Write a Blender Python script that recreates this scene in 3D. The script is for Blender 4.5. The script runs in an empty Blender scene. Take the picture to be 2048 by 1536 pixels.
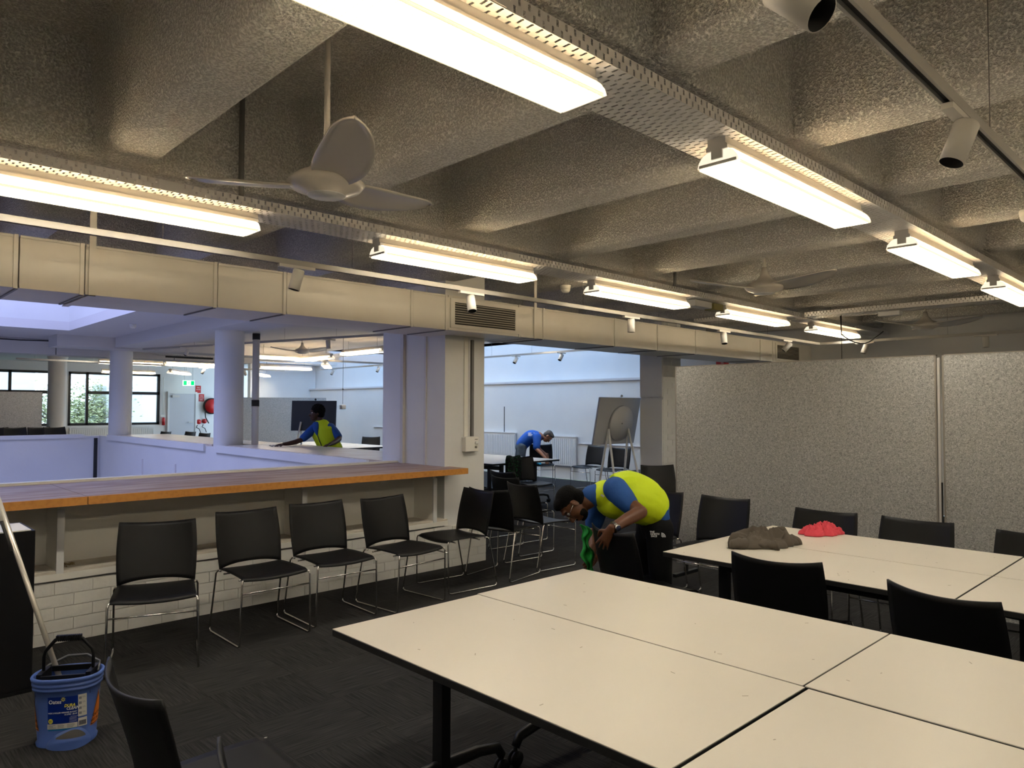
import bpy, bmesh, math, random
from mathutils import Vector, Matrix, noise
random.seed(7)
S = bpy.context.scene
C = bpy.context.collection
R_ = math.radians
PI = math.pi
# ------------------------------------------------------------ camera
yaw, pit, rol = R_(45.97), R_(1.85), R_(0.14)
F = Vector((math.cos(yaw)*math.cos(pit), math.sin(yaw)*math.cos(pit), math.sin(pit)))
Rv = Vector((math.sin(yaw), -math.cos(yaw), 0)); Uv = Rv.cross(F)
R2 = Rv*math.cos(rol)+Uv*math.sin(rol); U2 = -Rv*math.sin(rol)+Uv*math.cos(rol)
cd = bpy.data.cameras.new('camera'); cam = bpy.data.objects.new('camera', cd); C.objects.link(cam)
M = Matrix((R2, U2, -F)).transposed().to_4x4(); M.translation = (0, 0, 1.6); cam.matrix_world = M
cd.sensor_width = 36; cd.lens = 1450/2048*36; cd.clip_start = 0.05; cd.clip_end = 300
S.camera = cam
# ------------------------------------------------------------ world, exposure, large lights
S.view_settings.view_transform = 'Standard'; S.view_settings.look = 'None'
S.view_settings.gamma = 1; S.view_settings.use_curve_mapping = False
S.view_settings.exposure = 0.46
w = bpy.data.worlds.new('world'); S.world = w; w.use_nodes = True
w.node_tree.nodes['Background'].inputs[0].default_value = (0.60, 0.80, 1.0, 1)
w.node_tree.nodes['Background'].inputs[1].default_value = 3.4
def area(name, loc, sx, sy, power, col, rot=(0, 0, 0)):
    l = bpy.data.lights.new(name, 'AREA'); l.shape = 'RECTANGLE'; l.size = sx; l.size_y = sy
    l.energy = power; l.color = col
    o = bpy.data.objects.new(name, l); C.objects.link(o); o.location = loc; o.rotation_euler = rot
    return o
DAY = (0.40, 0.63, 1.0)
area('skylight_over_void', (0.9, 11.6, 5.55), 4.4, 7.0, 275, (0.47, 0.54, 1.0))
area('skylight_over_hall', (10.7, 15.3, 4.45), 2.4, 12.8, 290, DAY)
LAMP = (1.0, 0.945, 0.84)      # fluorescent tube colour
LAMP_STRENGTH = 15.0
# ------------------------------------------------------------ materials
def mat(name, col, rough=0.6, metal=0.0, spec=None, emit=None, es=0, bump=None, vary=None, coat=0, alpha=None):
    m = bpy.data.materials.new(name); m.use_nodes = True
    nt = m.node_tree; b = nt.nodes['Principled BSDF']
    b.inputs['Base Color'].default_value = (*col, 1); b.inputs['Roughness'].default_value = rough
    b.inputs['Metallic'].default_value = metal
    if spec is not None: b.inputs['Specular IOR Level'].default_value = spec
    if coat: b.inputs['Coat Weight'].default_value = coat
    if emit: b.inputs['Emission Color'].default_value = (*emit, 1); b.inputs['Emission Strength'].default_value = es
    if bump or vary:
        tc = nt.nodes.new('ShaderNodeTexCoord')
    if bump:   # (scale, strength, distance)
        n = nt.nodes.new('ShaderNodeTexNoise'); n.inputs['Scale'].default_value = bump[0]; n.inputs['Detail'].default_value = 3
        nt.links.new(tc.outputs['Object'], n.inputs['Vector'])
        bp = nt.nodes.new('ShaderNodeBump'); bp.inputs['Strength'].default_value = bump[1]; bp.inputs['Distance'].default_value = bump[2]
        nt.links.new(n.outputs['Fac'], bp.inputs['Height']); nt.links.new(bp.outputs['Normal'], b.inputs['Normal'])
    if vary:   # (scale, col2, lo, hi)
        n = nt.nodes.new('ShaderNodeTexNoise'); n.inputs['Scale'].default_value = vary[0]; n.inputs['Detail'].default_value = 5
        nt.links.new(tc.outputs['Object'], n.inputs['Vector'])
        r = nt.nodes.new('ShaderNodeValToRGB'); r.color_ramp.elements[0].position = vary[2]; r.color_ramp.elements[1].position = vary[3]
        r.color_ramp.elements[0].color = (*col, 1); r.color_ramp.elements[1].color = (*vary[1], 1)
        nt.links.new(n.outputs['Fac'], r.inputs[0]); nt.links.new(r.outputs[0], b.inputs['Base Color'])
    return m
m_popcorn = mat('sprayed_ceiling', (0.60, 0.56, 0.50), 0.95, spec=0.1)
def popcorn(m):
    nt = m.node_tree; b = nt.nodes['Principled BSDF']
    g = nt.nodes.new('ShaderNodeNewGeometry')
    v = nt.nodes.new('ShaderNodeTexNoise'); v.inputs['Scale'].default_value = 88; v.inputs['Detail'].default_value = 2; v.inputs['Roughness'].default_value = 0.6
    nt.links.new(g.outputs['Position'], v.inputs['Vector'])
    r = nt.nodes.new('ShaderNodeValToRGB'); r.color_ramp.elements[0].position = 0.36; r.color_ramp.elements[1].position = 0.62
    nt.links.new(v.outputs['Fac'], r.inputs[0])
    bp = nt.nodes.new('ShaderNodeBump'); bp.inputs['Strength'].default_value = 1.0; bp.inputs['Distance'].default_value = 0.012
    nt.links.new(r.outputs[0], bp.inputs['Height']); nt.links.new(bp.outputs['Normal'], b.inputs['Normal'])
    mx = nt.nodes.new('ShaderNodeMix'); mx.data_type = 'RGBA'
    mx.inputs[6].default_value = (0.62, 0.60, 0.575, 1); mx.inputs[7].default_value = (0.93, 0.91, 0.87, 1)
    nt.links.new(r.outputs[0], mx.inputs[0]); nt.links.new(mx.outputs[2], b.inputs['Base Color'])
popcorn(m_popcorn)
m_white = mat('white_wall_paint', (0.74, 0.74, 0.73), 0.6, bump=(14, 0.15, 0.01), vary=(1.3, (0.70, 0.70, 0.70), 0.4, 0.7))
m_cream = mat('cream_paint', (0.82, 0.80, 0.74), 0.5)
m_brick = mat('white_painted_brick', (0.80, 0.78, 0.73), 0.45, bump=(38, 0.5, 0.006), vary=(5, (0.74, 0.72, 0.67), 0.45, 0.75))
m_joint = mat('painted_mortar', (0.78, 0.75, 0.70), 0.7)
m_soffit = mat('white_soffit', (0.66, 0.64, 0.64), 0.7)
m_duct = mat('duct_paint', (0.74, 0.715, 0.66), 0.45, vary=(3, (0.70, 0.67, 0.61), 0.4, 0.7))
m_steel = mat('painted_steel', (0.62, 0.60, 0.57), 0.4)
m_tray = mat('galvanised_tray', (0.74, 0.72, 0.70), 0.45, 0.1)
m_dark = mat('dark_gap', (0.02, 0.02, 0.02), 0.8)
m_vent = mat('vent_blade', (0.34, 0.31, 0.26), 0.5)
m_grey = mat('grey_conduit', (0.17, 0.165, 0.16), 0.5)
m_fan = mat('fan_white', (0.62, 0.58, 0.53), 0.28, coat=0.3)
m_spot = mat('spot_white', (0.68, 0.65, 0.60), 0.4)
m_track = mat('track_grey', (0.40, 0.385, 0.36), 0.45)
m_black = mat('black_plastic', (0.006, 0.006, 0.0065), 0.45, spec=0.25, bump=(320, 0.08, 0.001))
m_blackm = mat('black_metal', (0.010, 0.010, 0.011), 0.4, spec=0.4)
m_blackw = mat('black_laminate', (0.006, 0.006, 0.007), 0.6, spec=0.2)
m_chrome = mat('chrome', (0.62, 0.60, 0.57), 0.16, 1.0)
m_table = mat('white_laminate', (0.725, 0.665, 0.575), 0.34, spec=0.3, vary=(2.2, (0.70, 0.645, 0.555), 0.35, 0.7))
m_edge = mat('black_edge', (0.012, 0.012, 0.012), 0.45)
m_ply = mat('ply_edge', (0.56, 0.25, 0.055), 0.45, vary=(30, (0.46, 0.19, 0.04), 0.45, 0.7))
m_felt = mat('grey_felt', (0.33, 0.32, 0.30), 1.0, spec=0.05)
def felt(m):
    nt = m.node_tree; b = nt.nodes['Principled BSDF']; g = nt.nodes.new('ShaderNodeNewGeometry')
    n = nt.nodes.new('ShaderNodeTexNoise'); n.inputs['Scale'].default_value = 85; n.inputs['Detail'].default_value = 4; n.inputs['Distortion'].default_value = 1.5
    nt.links.new(g.outputs['Position'], n.inputs['Vector'])
    r = nt.nodes.new('ShaderNodeValToRGB'); r.color_ramp.elements[0].position = 0.36; r.color_ramp.elements[1].position = 0.66
    r.color_ramp.elements[0].color = (0.27, 0.265, 0.255, 1); r.color_ramp.elements[1].color = (0.62, 0.61, 0.585, 1)
    nt.links.new(n.outputs['Fac'], r.inputs[0]); nt.links.new(r.outputs[0], b.inputs['Base Color'])
felt(m_felt)
def carpet(name, axis):
    m = mat(name, (0.03, 0.03, 0.03), 1.0, spec=0.08)
    nt = m.node_tree; b = nt.nodes['Principled BSDF']; g = nt.nodes.new('ShaderNodeNewGeometry')
    mp = nt.nodes.new('ShaderNodeMapping')
    mp.inputs['Scale'].default_value = (5, 150, 5) if axis == 'x' else (150, 5, 5)
    nt.links.new(g.outputs['Position'], mp.inputs['Vector'])
    n = nt.nodes.new('ShaderNodeTexNoise'); n.inputs['Scale'].default_value = 1.0; n.inputs['Detail'].default_value = 4
    nt.links.new(mp.outputs[0], n.inputs['Vector'])
    oi = nt.nodes.new('ShaderNodeObjectInfo')
    r = nt.nodes.new('ShaderNodeValToRGB'); r.color_ramp.elements[0].position = 0.38; r.color_ramp.elements[1].position = 0.68
    r.color_ramp.elements[0].color = (0.024, 0.0238, 0.0238, 1); r.color_ramp.elements[1].color = (0.052, 0.050, 0.050, 1)
    nt.links.new(n.outputs['Fac'], r.inputs[0])
    mx = nt.nodes.new('ShaderNodeMix'); mx.data_type = 'RGBA'; mx.blend_type = 'MULTIPLY'; mx.inputs[0].default_value = 1
    mr = nt.nodes.new('ShaderNodeMapRange'); mr.inputs[3].default_value = 0.85; mr.inputs[4].default_value = 1.15
    nt.links.new(oi.outputs['Random'], mr.inputs[0]); nt.links.new(mr.outputs[0], mx.inputs[7])
    nt.links.new(r.outputs[0], mx.inputs[6]); nt.links.new(mx.outputs[2], b.inputs['Base Color'])
    bp = nt.nodes.new('ShaderNodeBump'); bp.inputs['Strength'].default_value = 0.6; bp.inputs['Distance'].default_value = 0.004
    nt.links.new(n.outputs['Fac'], bp.inputs['Height']); nt.links.new(bp.outputs['Normal'], b.inputs['Normal'])
    return m
m_carx, m_cary = carpet('charcoal_carpet_x', 'x'), carpet('charcoal_carpet_y', 'y')
def worn(name):
    m = mat(name, (0.30, 0.23, 0.21), 0.55, spec=0.3)
    nt = m.node_tree; b = nt.nodes['Principled BSDF']; g = nt.nodes.new('ShaderNodeNewGeometry')
    mp = nt.nodes.new('ShaderNodeMapping'); mp.inputs['Scale'].default_value = (1.2, 9, 3)
    nt.links.new(g.outputs['Position'], mp.inputs['Vector'])
    n = nt.nodes.new('ShaderNodeTexNoise'); n.inputs['Scale'].default_value = 1.6; n.inputs['Detail'].default_value = 6; n.inputs['Distortion'].default_value = 0.6
    nt.links.new(mp.outputs[0], n.inputs['Vector'])
    r = nt.nodes.new('ShaderNodeValToRGB'); r.color_ramp.elements[0].position = 0.40; r.color_ramp.elements[1].position = 0.72
    r.color_ramp.elements[0].color = (0.27, 0.175, 0.15, 1); r.color_ramp.elements[1].color = (0.50, 0.41, 0.38, 1)
    nt.links.new(n.outputs['Fac'], r.inputs[0]); nt.links.new(r.outputs[0], b.inputs['Base Color'])
    return m
m_worn = worn('worn_counter_laminate')
m_ledge = mat('dusty_ledge', (0.62, 0.57, 0.49), 0.8, vary=(4, (0.52, 0.48, 0.41), 0.45, 0.7))
m_tube = mat('lamp_tube', (1, 1, 1), 0.5, emit=LAMP, es=LAMP_STRENGTH*9.5)
m_lens = mat('lamp_lens', (1, 0.97, 0.9), 0.5, emit=LAMP, es=LAMP_STRENGTH)
m_shell = mat('lamp_shell', (0.70, 0.58, 0.42), 0.5, emit=(1.0, 0.80, 0.55), es=0.6)
m_cap = mat('lamp_end_cap', (0.8, 0.76, 0.68), 0.4, emit=(1.0, 0.88, 0.68), es=0.7)
def shell_fix(m):
    nt = m.node_tree; b = nt.nodes['Principled BSDF']; t = nt.nodes.new('ShaderNodeBsdfTransparent'); t.inputs[0].default_value = (1, .93, .80, 1)
    x = nt.nodes.new('ShaderNodeMixShader'); x.inputs[0].default_value = .36
    nt.links.new(b.outputs[0], x.inputs[1]); nt.links.new(t.outputs[0], x.inputs[2]); nt.links.new(x.outputs[0], nt.nodes['Material Output'].inputs[0])
shell_fix(m_shell)
m_louvre = mat('lamp_louvre', (0.85, 0.80, 0.66), 0.4, emit=(1.0, 0.84, 0.52), es=0.75)
m_glass = bpy.data.materials.new('window_glass'); m_glass.use_nodes = True
_nt = m_glass.node_tree; _nt.nodes.remove(_nt.nodes['Principled BSDF'])
_t = _nt.nodes.new('ShaderNodeBsdfTransparent'); _g = _nt.nodes.new('ShaderNodeBsdfGlossy'); _g.inputs['Roughness'].default_value = 0.02
_x = _nt.nodes.new('ShaderNodeMixShader'); _x.inputs[0].default_value = 0.07
_nt.links.new(_t.outputs[0], _x.inputs[1]); _nt.links.new(_g.outputs[0], _x.inputs[2])
_nt.links.new(_x.outputs[0], _nt.nodes['Material Output'].inputs[0])
m_skin_dark = mat('dark_skin', (0.060, 0.026, 0.016), 0.45, spec=0.4)
m_skin_brown = mat('brown_skin', (0.130, 0.052, 0.026), 0.45, spec=0.4)
m_skin_tan = mat('tan_skin', (0.36, 0.17, 0.10), 0.5)
m_hair = mat('black_hair', (0.004, 0.0035, 0.0035), 0.85, spec=0.15, bump=(160, 0.8, 0.006))
m_hairgrey = mat('grey_hair', (0.10, 0.09, 0.085), 0.8, bump=(160, 0.8, 0.006))
m_polo = mat('royal_blue_polo', (0.010, 0.075, 0.30), 0.8, bump=(16, 0.35, 0.012))
m_polo2 = mat('bright_blue_shirt', (0.010, 0.10, 0.50), 0.8, bump=(16, 0.35, 0.012))
m_vest = mat('hi_vis_yellow', (0.62, 0.80, 0.005), 0.7, emit=(0.55, 0.8, 0.0), es=0.0, bump=(14, 0.45, 0.015))
m_navy = mat('navy_trim', (0.006, 0.012, 0.05), 0.7)
m_trous = mat('black_trousers', (0.006, 0.006, 0.0065), 0.85, spec=0.2, bump=(14, 0.4, 0.012))
m_jeans = mat('faded_jeans', (0.12, 0.16, 0.21), 0.9, vary=(9, (0.06, 0.09, 0.13), 0.4, 0.7))
m_red = mat('fire_red', (0.50, 0.015, 0.015), 0.4)
m_whitep = mat('white_plastic', (0.75, 0.75, 0.74), 0.4)
m_exit = mat('exit_green', (0.0, 0.35, 0.10), 0.4, emit=(0.0, 0.62, 0.16), es=1.0)
m_exitw = mat('exit_white', (0.9, 1, 0.9), 0.4, emit=(0.75, 1, 0.85), es=1.3)

# ------------------------------------------------------------ mesh helpers
class MB:
    def __init__(s): s.v = []; s.f = []; s.s = []
    def add(s, vs, fs, smooth=False):
        k = len(s.v); s.v += [tuple(v) for v in vs]; s.f += [tuple(i+k for i in f) for f in fs]; s.s += [smooth]*len(fs); return s
    def box(s, a, b):
        x0, y0, z0 = a; x1, y1, z1 = b
        vs = [(x0,y0,z0),(x1,y0,z0),(x1,y1,z0),(x0,y1,z0),(x0,y0,z1),(x1,y0,z1),(x1,y1,z1),(x0,y1,z1)]
        return s.add(vs, [(0,3,2,1),(4,5,6,7),(0,1,5,4),(1,2,6,5),(2,3,7,6),(3,0,4,7)])
    def bar(s, p0, p1, w, h=None, up=(0,0,1)):
        p0 = Vector(p0); p1 = Vector(p1); d = (p1-p0).normalized(); up = Vector(up)
        if abs(d.dot(up)) > .99: up = Vector((1,0,0))
        a = d.cross(up).normalized()*w/2; b = a.cross(d).normalized()*(h or w)/2
        vs = [p0-a-b, p0+a-b, p0+a+b, p0-a+b, p1-a-b, p1+a-b, p1+a+b, p1-a+b]
        return s.add(vs, [(0,3,2,1),(4,5,6,7),(0,1,5,4),(1,2,6,5),(2,3,7,6),(3,0,4,7)])
    def prism(s, poly, axis, a, b):
        def P(p, t):
            return (t, p[0], p[1]) if axis == 'x' else (p[0], t, p[1]) if axis == 'y' else (p[0], p[1], t)
        n = len(poly); vs = [P(p, a) for p in poly]+[P(p, b) for p in poly]
        fs = [tuple(range(n))[::-1], tuple(range(n, 2*n))]+[(i, (i+1) % n, n+(i+1) % n, n+i) for i in range(n)]
        return s.add(vs, fs)
    def tube(s, pts, r, n=8, cap=True, smooth=True):
        pts = [Vector(p) for p in pts]; rs = r if isinstance(r, (list, tuple)) else [r]*len(pts)
        d0 = (pts[1]-pts[0]).normalized(); ref = Vector((0,0,1)) if abs(d0.z) < .9 else Vector((1,0,0))
        a = d0.cross(ref).normalized(); vs = []
        for i, p in enumerate(pts):
            d = (pts[min(i+1, len(pts)-1)]-pts[max(i-1, 0)])
            if d.length < 1e-9: d = d0
            d.normalize(); a = (a-d*a.dot(d)).normalized(); b = d.cross(a)
            for k in range(n):
                t = 2*PI*k/n; vs.append(p+(a*math.cos(t)+b*math.sin(t))*rs[i])
        fs = [(i*n+k, i*n+(k+1) % n, (i+1)*n+(k+1) % n, (i+1)*n+k) for i in range(len(pts)-1) for k in range(n)]
        if cap: fs += [tuple(range(n))[::-1], tuple(range((len(pts)-1)*n, len(pts)*n))]
        return s.add(vs, fs, smooth)
    def cyl(s, p0, p1, r, n=16, smooth=True): return s.tube([p0, p1], r, n, True, smooth)
    def lathe(s, prof, c=(0,0,0), n=24, sx=1, sy=1, smooth=True):
        vs = [(c[0]+r*sx*math.cos(2*PI*k/n), c[1]+r*sy*math.sin(2*PI*k/n), c[2]+z) for r, z in prof for k in range(n)]
        m = len(prof)
        fs = [(i*n+k, i*n+(k+1) % n, (i+1)*n+(k+1) % n, (i+1)*n+k) for i in range(m-1) for k in range(n)]
        return s.add(vs, fs, smooth)
    def grid(s, fn, nu, nv, smooth=True):
        vs = [fn(i/nu, j/nv) for i in range(nu+1) for j in range(nv+1)]
        w_ = nv+1
        return s.add(vs, [(i*w_+j, (i+1)*w_+j, (i+1)*w_+j+1, i*w_+j+1) for i in range(nu) for j in range(nv)], smooth)
    def ball(s, c, r, n=12, m=8):
        rx, ry, rz = r if isinstance(r, (tuple, list)) else (r, r, r)
        prof = [(max(math.sin(PI*i/m), 1e-4), -math.cos(PI*i/m)) for i in range(m+1)]
        vs = [(c[0]+p*rx*math.cos(2*PI*k/n), c[1]+p*ry*math.sin(2*PI*k/n), c[2]+z*rz) for p, z in prof for k in range(n)]
        return s.add(vs, [(i*n+k, i*n+(k+1) % n, (i+1)*n+(k+1) % n, (i+1)*n+k) for i in range(m) for k in range(n)], True)
    def mesh(s, name, m):
        me = bpy.data.meshes.new(name); me.from_pydata(s.v, [], s.f)
        me.polygons.foreach_set('use_smooth', s.s); me.materials.append(m); me.update()
        return me
    def obj(s, name, m, parent=None, loc=None, rot=None):
        return put(name, s.mesh(name, m), parent, loc, rot)
def put(name, me, parent=None, loc=None, rot=None):
    o = bpy.data.objects.new(name, me); C.objects.link(o)
    if parent: o.parent = parent
    if loc: o.location = loc
    if rot: o.rotation_euler = rot
    return o
def bevel(o, w_, n=2):
    md = o.modifiers.new('bevel', 'BEVEL'); md.width = w_; md.segments = n; md.limit_method = 'ANGLE'; return o
def solid(o, t, off=0):
    md = o.modifiers.new('solid', 'SOLIDIFY'); md.thickness = t; md.offset = off; return o
def tag(o, label, cat, group=None):
    o['label'] = label; o['category'] = cat
    if group: o['group'] = group
    return o
def thing(name, label, cat, loc=(0,0,0), rz=0, group=None):
    o = bpy.data.objects.new(name, None); C.objects.link(o); o.empty_display_size = .1
    o.location = loc; o.rotation_euler = (0, 0, rz); return tag(o, label, cat, group)
def struct(o): o['kind'] = 'structure'; return o
def clone(o, parent=None):
    c = o.copy(); C.objects.link(c)
    if parent: c.parent = parent
    for ch in list(o.children): clone(ch, c)
    return c
def dup(root, label, loc, rz=0, group=None):
    c = clone(root); c.location = loc; c.rotation_euler = (0, 0, rz); c['label'] = label
    if group: c['group'] = group
    elif 'group' in c.keys(): pass
    return c
def sbox(name, a, b, m, parent=None): return MB().box(a, b).obj(name, m, parent)

def text_mesh(txt, size, align='LEFT', bold=0.0, shear=0.0, spacing=1.0):
    cu = bpy.data.curves.new('txt', 'FONT'); cu.body = txt; cu.size = size; cu.align_x = align; cu.shear = shear
    cu.offset = bold; cu.resolution_u = 2; cu.space_character = spacing
    ob = bpy.data.objects.new('txt', cu); C.objects.link(ob)
    dg = bpy.context.evaluated_depsgraph_get(); dg.update()
    me = bpy.data.meshes.new_from_object(ob.evaluated_get(dg)); bpy.data.objects.remove(ob)
    return [tuple(v.co) for v in me.vertices], [tuple(p.vertices) for p in me.polygons]

# ============================================================ STRUCTURE
Z0, Z1 = 2.88, 3.46            # underside of ribs and beams / of the slab between them
VX0, VX1, VY0, VY1 = -3.4, 4.5, 6.62, 17.5   # the void
floor = struct(MB().box((-4.2,-3.8,-.12),(12.2,6.62,-.02)).obj('floor', m_carx))
MB().box((4.62,6.62,-.12),(12.2,27,-.004)).box((-4.2,17.62,-.12),(4.62,27,-.004)).obj('far_floor', m_carx, floor)
MB().box((-4.2,6.6,-3.2),(4.6,17.6,-3.1)).obj('lower_floor', m_soffit, floor)
tx, ty = m_carx, m_cary
tile = {}
for ax, mm in (('x', m_carx), ('y', m_cary)):
    mb = MB().box((0.0005,0.0005,-.02),(.4995,.4995,0)); tile[ax] = mb.mesh('carpet_tile', mm)
ntile = 0
for i in range(-1, 20):
    for j in range(0, 13):
        x, y = i*.5+.12, j*.5+.08
        if y+.5 > 6.62: continue
        d = x*.695+y*.719
        if d < 1.2 or d > 10.5: continue
        u = (x*.719-y*.695)/max(d, .1)
        if abs(u) > 1.05: continue
        put('carpet_tile', tile['x' if (i+j) % 2 else 'y'], floor, (x, y, 0)); ntile += 1
# fill the remaining carpet under the tiles
MB().box((-4.2,-3.8,-.02),(12.2,6.62,-.006)).obj('carpet_base', m_carx, floor)

ceiling = struct(MB().box((-4.2,-3.8,Z1),(12.4,7.1,Z1+.2)).obj('ceiling', m_popcorn))
BEAMS = [(-3.8,-3.4),(-1.13,-.77),(1.517,1.87),(4.15,4.50),(6.80,7.1)]
for a, b in BEAMS:
    o = MB().prism([(a,Z0+.025),(a+.025,Z0),(b-.025,Z0),(b,Z0+.025),(b+.03,Z1+.01),(a-.03,Z1+.01)], 'x', -4.2, 12.4).obj('beam', m_popcorn, ceiling)
for k in range(len(BEAMS)-1):
    ya, yb = BEAMS[k][1]-.02, BEAMS[k+1][0]+.02
    w0, w1 = .13, .185
    poly = [(-w1,Z1+.01),(-w0-.004,Z0+.05),(-w0+.008,Z0+.02),(-w0+.03,Z0+.003),(w0-.03,Z0+.003),(w0-.008,Z0+.02),(w0+.004,Z0+.05),(w1,Z1+.01)]
    me = MB().prism(poly, 'y', ya, yb).mesh('rib', m_popcorn)
    for i in range(-4, 10):
        x = 1.16+1.145*i
        put('rib', me, ceiling, (x, 0, 0))
# painted ceiling over the far hall, with the two light wells left open
HZ = 3.0
WA = (-1.6, 3.4, 8.0, 15.3); WB = (9.3, 12.2, 8.6, 22.2)
mb = MB()
for x0,y0,x1,y1 in [(-4.2,7.1,WA[0],27),(WA[0],7.1,WA[1],WA[2]),(WA[0],WA[3],WA[1],27),(WA[1],7.1,WB[0],27),(WB[0],7.1,12.4,WB[2]),(WB[0],WB[3],12.4,27)]:
    mb.box((x0,y0,HZ),(x1,y1,HZ+.16))
hall = struct(mb.obj('ceiling_far', m_soffit))
def well(nm, W, top, m):
    x0,x1,y0,y1 = W; t = .1
    mb = MB().box((x0-t,y0-t,HZ+.16),(x0,y1+t,top)).box((x1,y0-t,HZ+.16),(x1+t,y1+t,top)).box((x0,y0-t,HZ+.16),(x1,y0,top)).box((x0,y1,HZ+.16),(x1,y1+t,top)).box((x0-t,y0-t,top),(x1+t,y1+t,top+.1))
    return struct(mb.obj(nm, m))
well('trim_1', WA, 5.7, m_white)
well('trim_2', (WB[0],12.42,WB[2],WB[3]), 4.6, m_white)
for k in range(12):   # glazing bars below the roof light of the hall
    y = WB[2]+.6+k*1.1
    o = MB().bar((WB[0]+.05,y,4.15),(12.35,y,3.55),.05,.09).obj('trim_%d' % (k+3), m_grey); struct(o)
# shallow ceiling beams of the far hall
for k, (a, b) in enumerate([((3.4,16.2,HZ-.22),(12.2,16.9,HZ)),((4.4,7.1,HZ-.2),(5.1,16.1,HZ))]):
    sbox('ceiling_beam', a, b, m_soffit, hall)
# outer walls
wall_east = struct(MB().box((12.2,-3.8,0),(12.4,8.3,3.5)).box((12.2,8.3,0),(12.4,22.6,2.2)).box((12.42,8.2,2.1),(12.6,22.6,4.6)).obj('wall_east', m_white))
sbox('ledge', (12.16,8.3,2.17), (12.44,22.6,2.22), m_soffit, wall_east)
sbox('crack', (12.192,12.875,.98), (12.2,12.895,1.62), m_dark, wall_east)
sbox('rail', (12.17,8.3,.80), (12.2,10.5,.815), m_soffit, wall_east)
sbox('rail', (12.17,13.9,1.0), (12.2,18.6,1.015), m_soffit, wall_east)
struct(sbox('wall_return', (10.1,22.5,0), (12.4,22.7,3.0), m_white)).name = 'wall_north_east'
struct(sbox('wall_south', (-4.2,-3.95,0), (12.4,-3.8,3.6), m_cream))
struct(sbox('wall_west', (-4.4,-3.95,-3.2), (-4.2,27,3.6), m_cream))
# far north wall with window openings (y = 26.5)
NW = 26.5
mb = MB(); wins = [(3.3,5.75),(5.9,7.3),(7.55,8.68)]
px = -4.2
for a, b in wins:
    mb.box((px,NW,0),(a,NW+.2,3.0)); mb.box((a,NW,0),(b,NW+.2,.98)); mb.box((a,NW,2.72),(b,NW+.2,3.0)); px = b
mb.box((px,NW,0),(12.4,NW+.2,3.0))
wall_north = struct(mb.obj('wall_north', m_white))
m_frame = mat('dark_window_frame', (0.012, 0.012, 0.014), 0.4)
for k, (a, b) in enumerate(wins):
    mb = MB(); t = .08; y0, y1 = NW+.03, NW+.11
    mb.box((a,y0,.98),(b,y1,.98+t)).box((a,y0,2.72-t),(b,y1,2.72)).box((a,y0,.98),(a+t,y1,2.72)).box((b-t,y0,.98),(b,y1,2.72)).box((a if k != 1 else 6.45,y0,2.0),(b,y1,2.1))
    ms = {0:[4.35],1:[6.45],2:[]}[k]
    for x in ms: mb.box((x-t/2,y0,.98),(x+t/2,y1,2.72))
    wn = struct(mb.obj('window_%d' % (k+1), m_frame))
    xs = [a]+ms+[b]
    for p, q in zip(xs[:-1], xs[1:]):
        for z0_, z1_ in ((1.05,2.0),(2.1,2.65)):
            sbox('pane', (p+.03,NW+.065,z0_), (q-.03,NW+.075,z1_), m_glass, wn)
# door
dr = struct(MB().box((8.98,NW-.05,0),(9.86,NW-.005,2.05)).obj('door_1', mat('door_paint', (0.55,0.56,0.60), 0.5)))
MB().box((8.92,NW-.07,0),(8.98,NW-.003,2.12)).box((9.86,NW-.07,0),(9.92,NW-.003,2.12)).box((8.98,NW-.07,2.05),(9.86,NW-.003,2.12)).obj('door_frame', m_white, dr)
MB().bar((9.76,NW-.1,1.05),(9.62,NW-.1,1.05),.03).bar((9.76,NW-.1,1.05),(9.76,NW-.04,1.05),.03).obj('handle', m_steel, dr)
MB().box((9.05,NW-.12,1.92),(9.3,NW-.05,2.0)).obj('door_closer', m_steel, dr)
# parapets of the void (solid upstands with a lipped top)
def parapet(nm, a, b, topw):
    o = struct(sbox(nm, a, b, m_white)); return o
pe = parapet('trim_20', (4.5,6.9,-.6), (4.62,17.5,.97), 0)
pn = parapet('trim_21', (-3.4,17.5,-.6), (4.62,17.62,.97), 0)
struct(MB().box((-3.4,6.5,-3.2),(4.62,6.62,-.12)).box((-3.45,6.5,-3.2),(-3.4,17.6,1)).box((4.5,6.6,-3.2),(4.62,17.6,-.6)).box((-3.4,17.5,-3.2),(4.62,17.62,-.6)).obj('wall_void', m_white))
sbox('fascia', (4.465,6.95,.90), (4.50,11.18,1.01), m_white, pe)
sbox('fascia', (4.465,11.62,.90), (4.50,16.8,1.01), m_white, pe)
sbox('fascia', (-3.4,17.44,.93), (4.2,17.5,1.01), m_white, pn)
sbox('dark_gap', (4.40,17.47,-.6), (4.465,17.5,.92), m_dark, pn)  # black strip painted in for the shade of the gap by the column
for y in (8.1,9.6,12.9,14.6): MB().bar((4.49,y,-.6),(4.49,y,.62),.05,.02).obj('bracket', m_soffit, pe)
# columns
for k, y in enumerate((11.4,17.0,22.6)):
    mb = MB(); mb.lathe([(.22,-3.1 if k < 2 else 0),(.22,2.86),(.24,2.9),(.26,HZ+.01)], (4.77,y,0), 40)
    c = mb.obj('round_column', m_white)
    tag(c, ['thick white round column nearest the long counter, beside a white pipe','white round column in front of the dark-framed windows, second from the pipe','farthest white round column, beyond the void by the left windows'][k], 'column', 'round white columns along the void'); c['kind'] = 'structure'; c.name = 'trim_%d' % (22+k)
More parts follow.
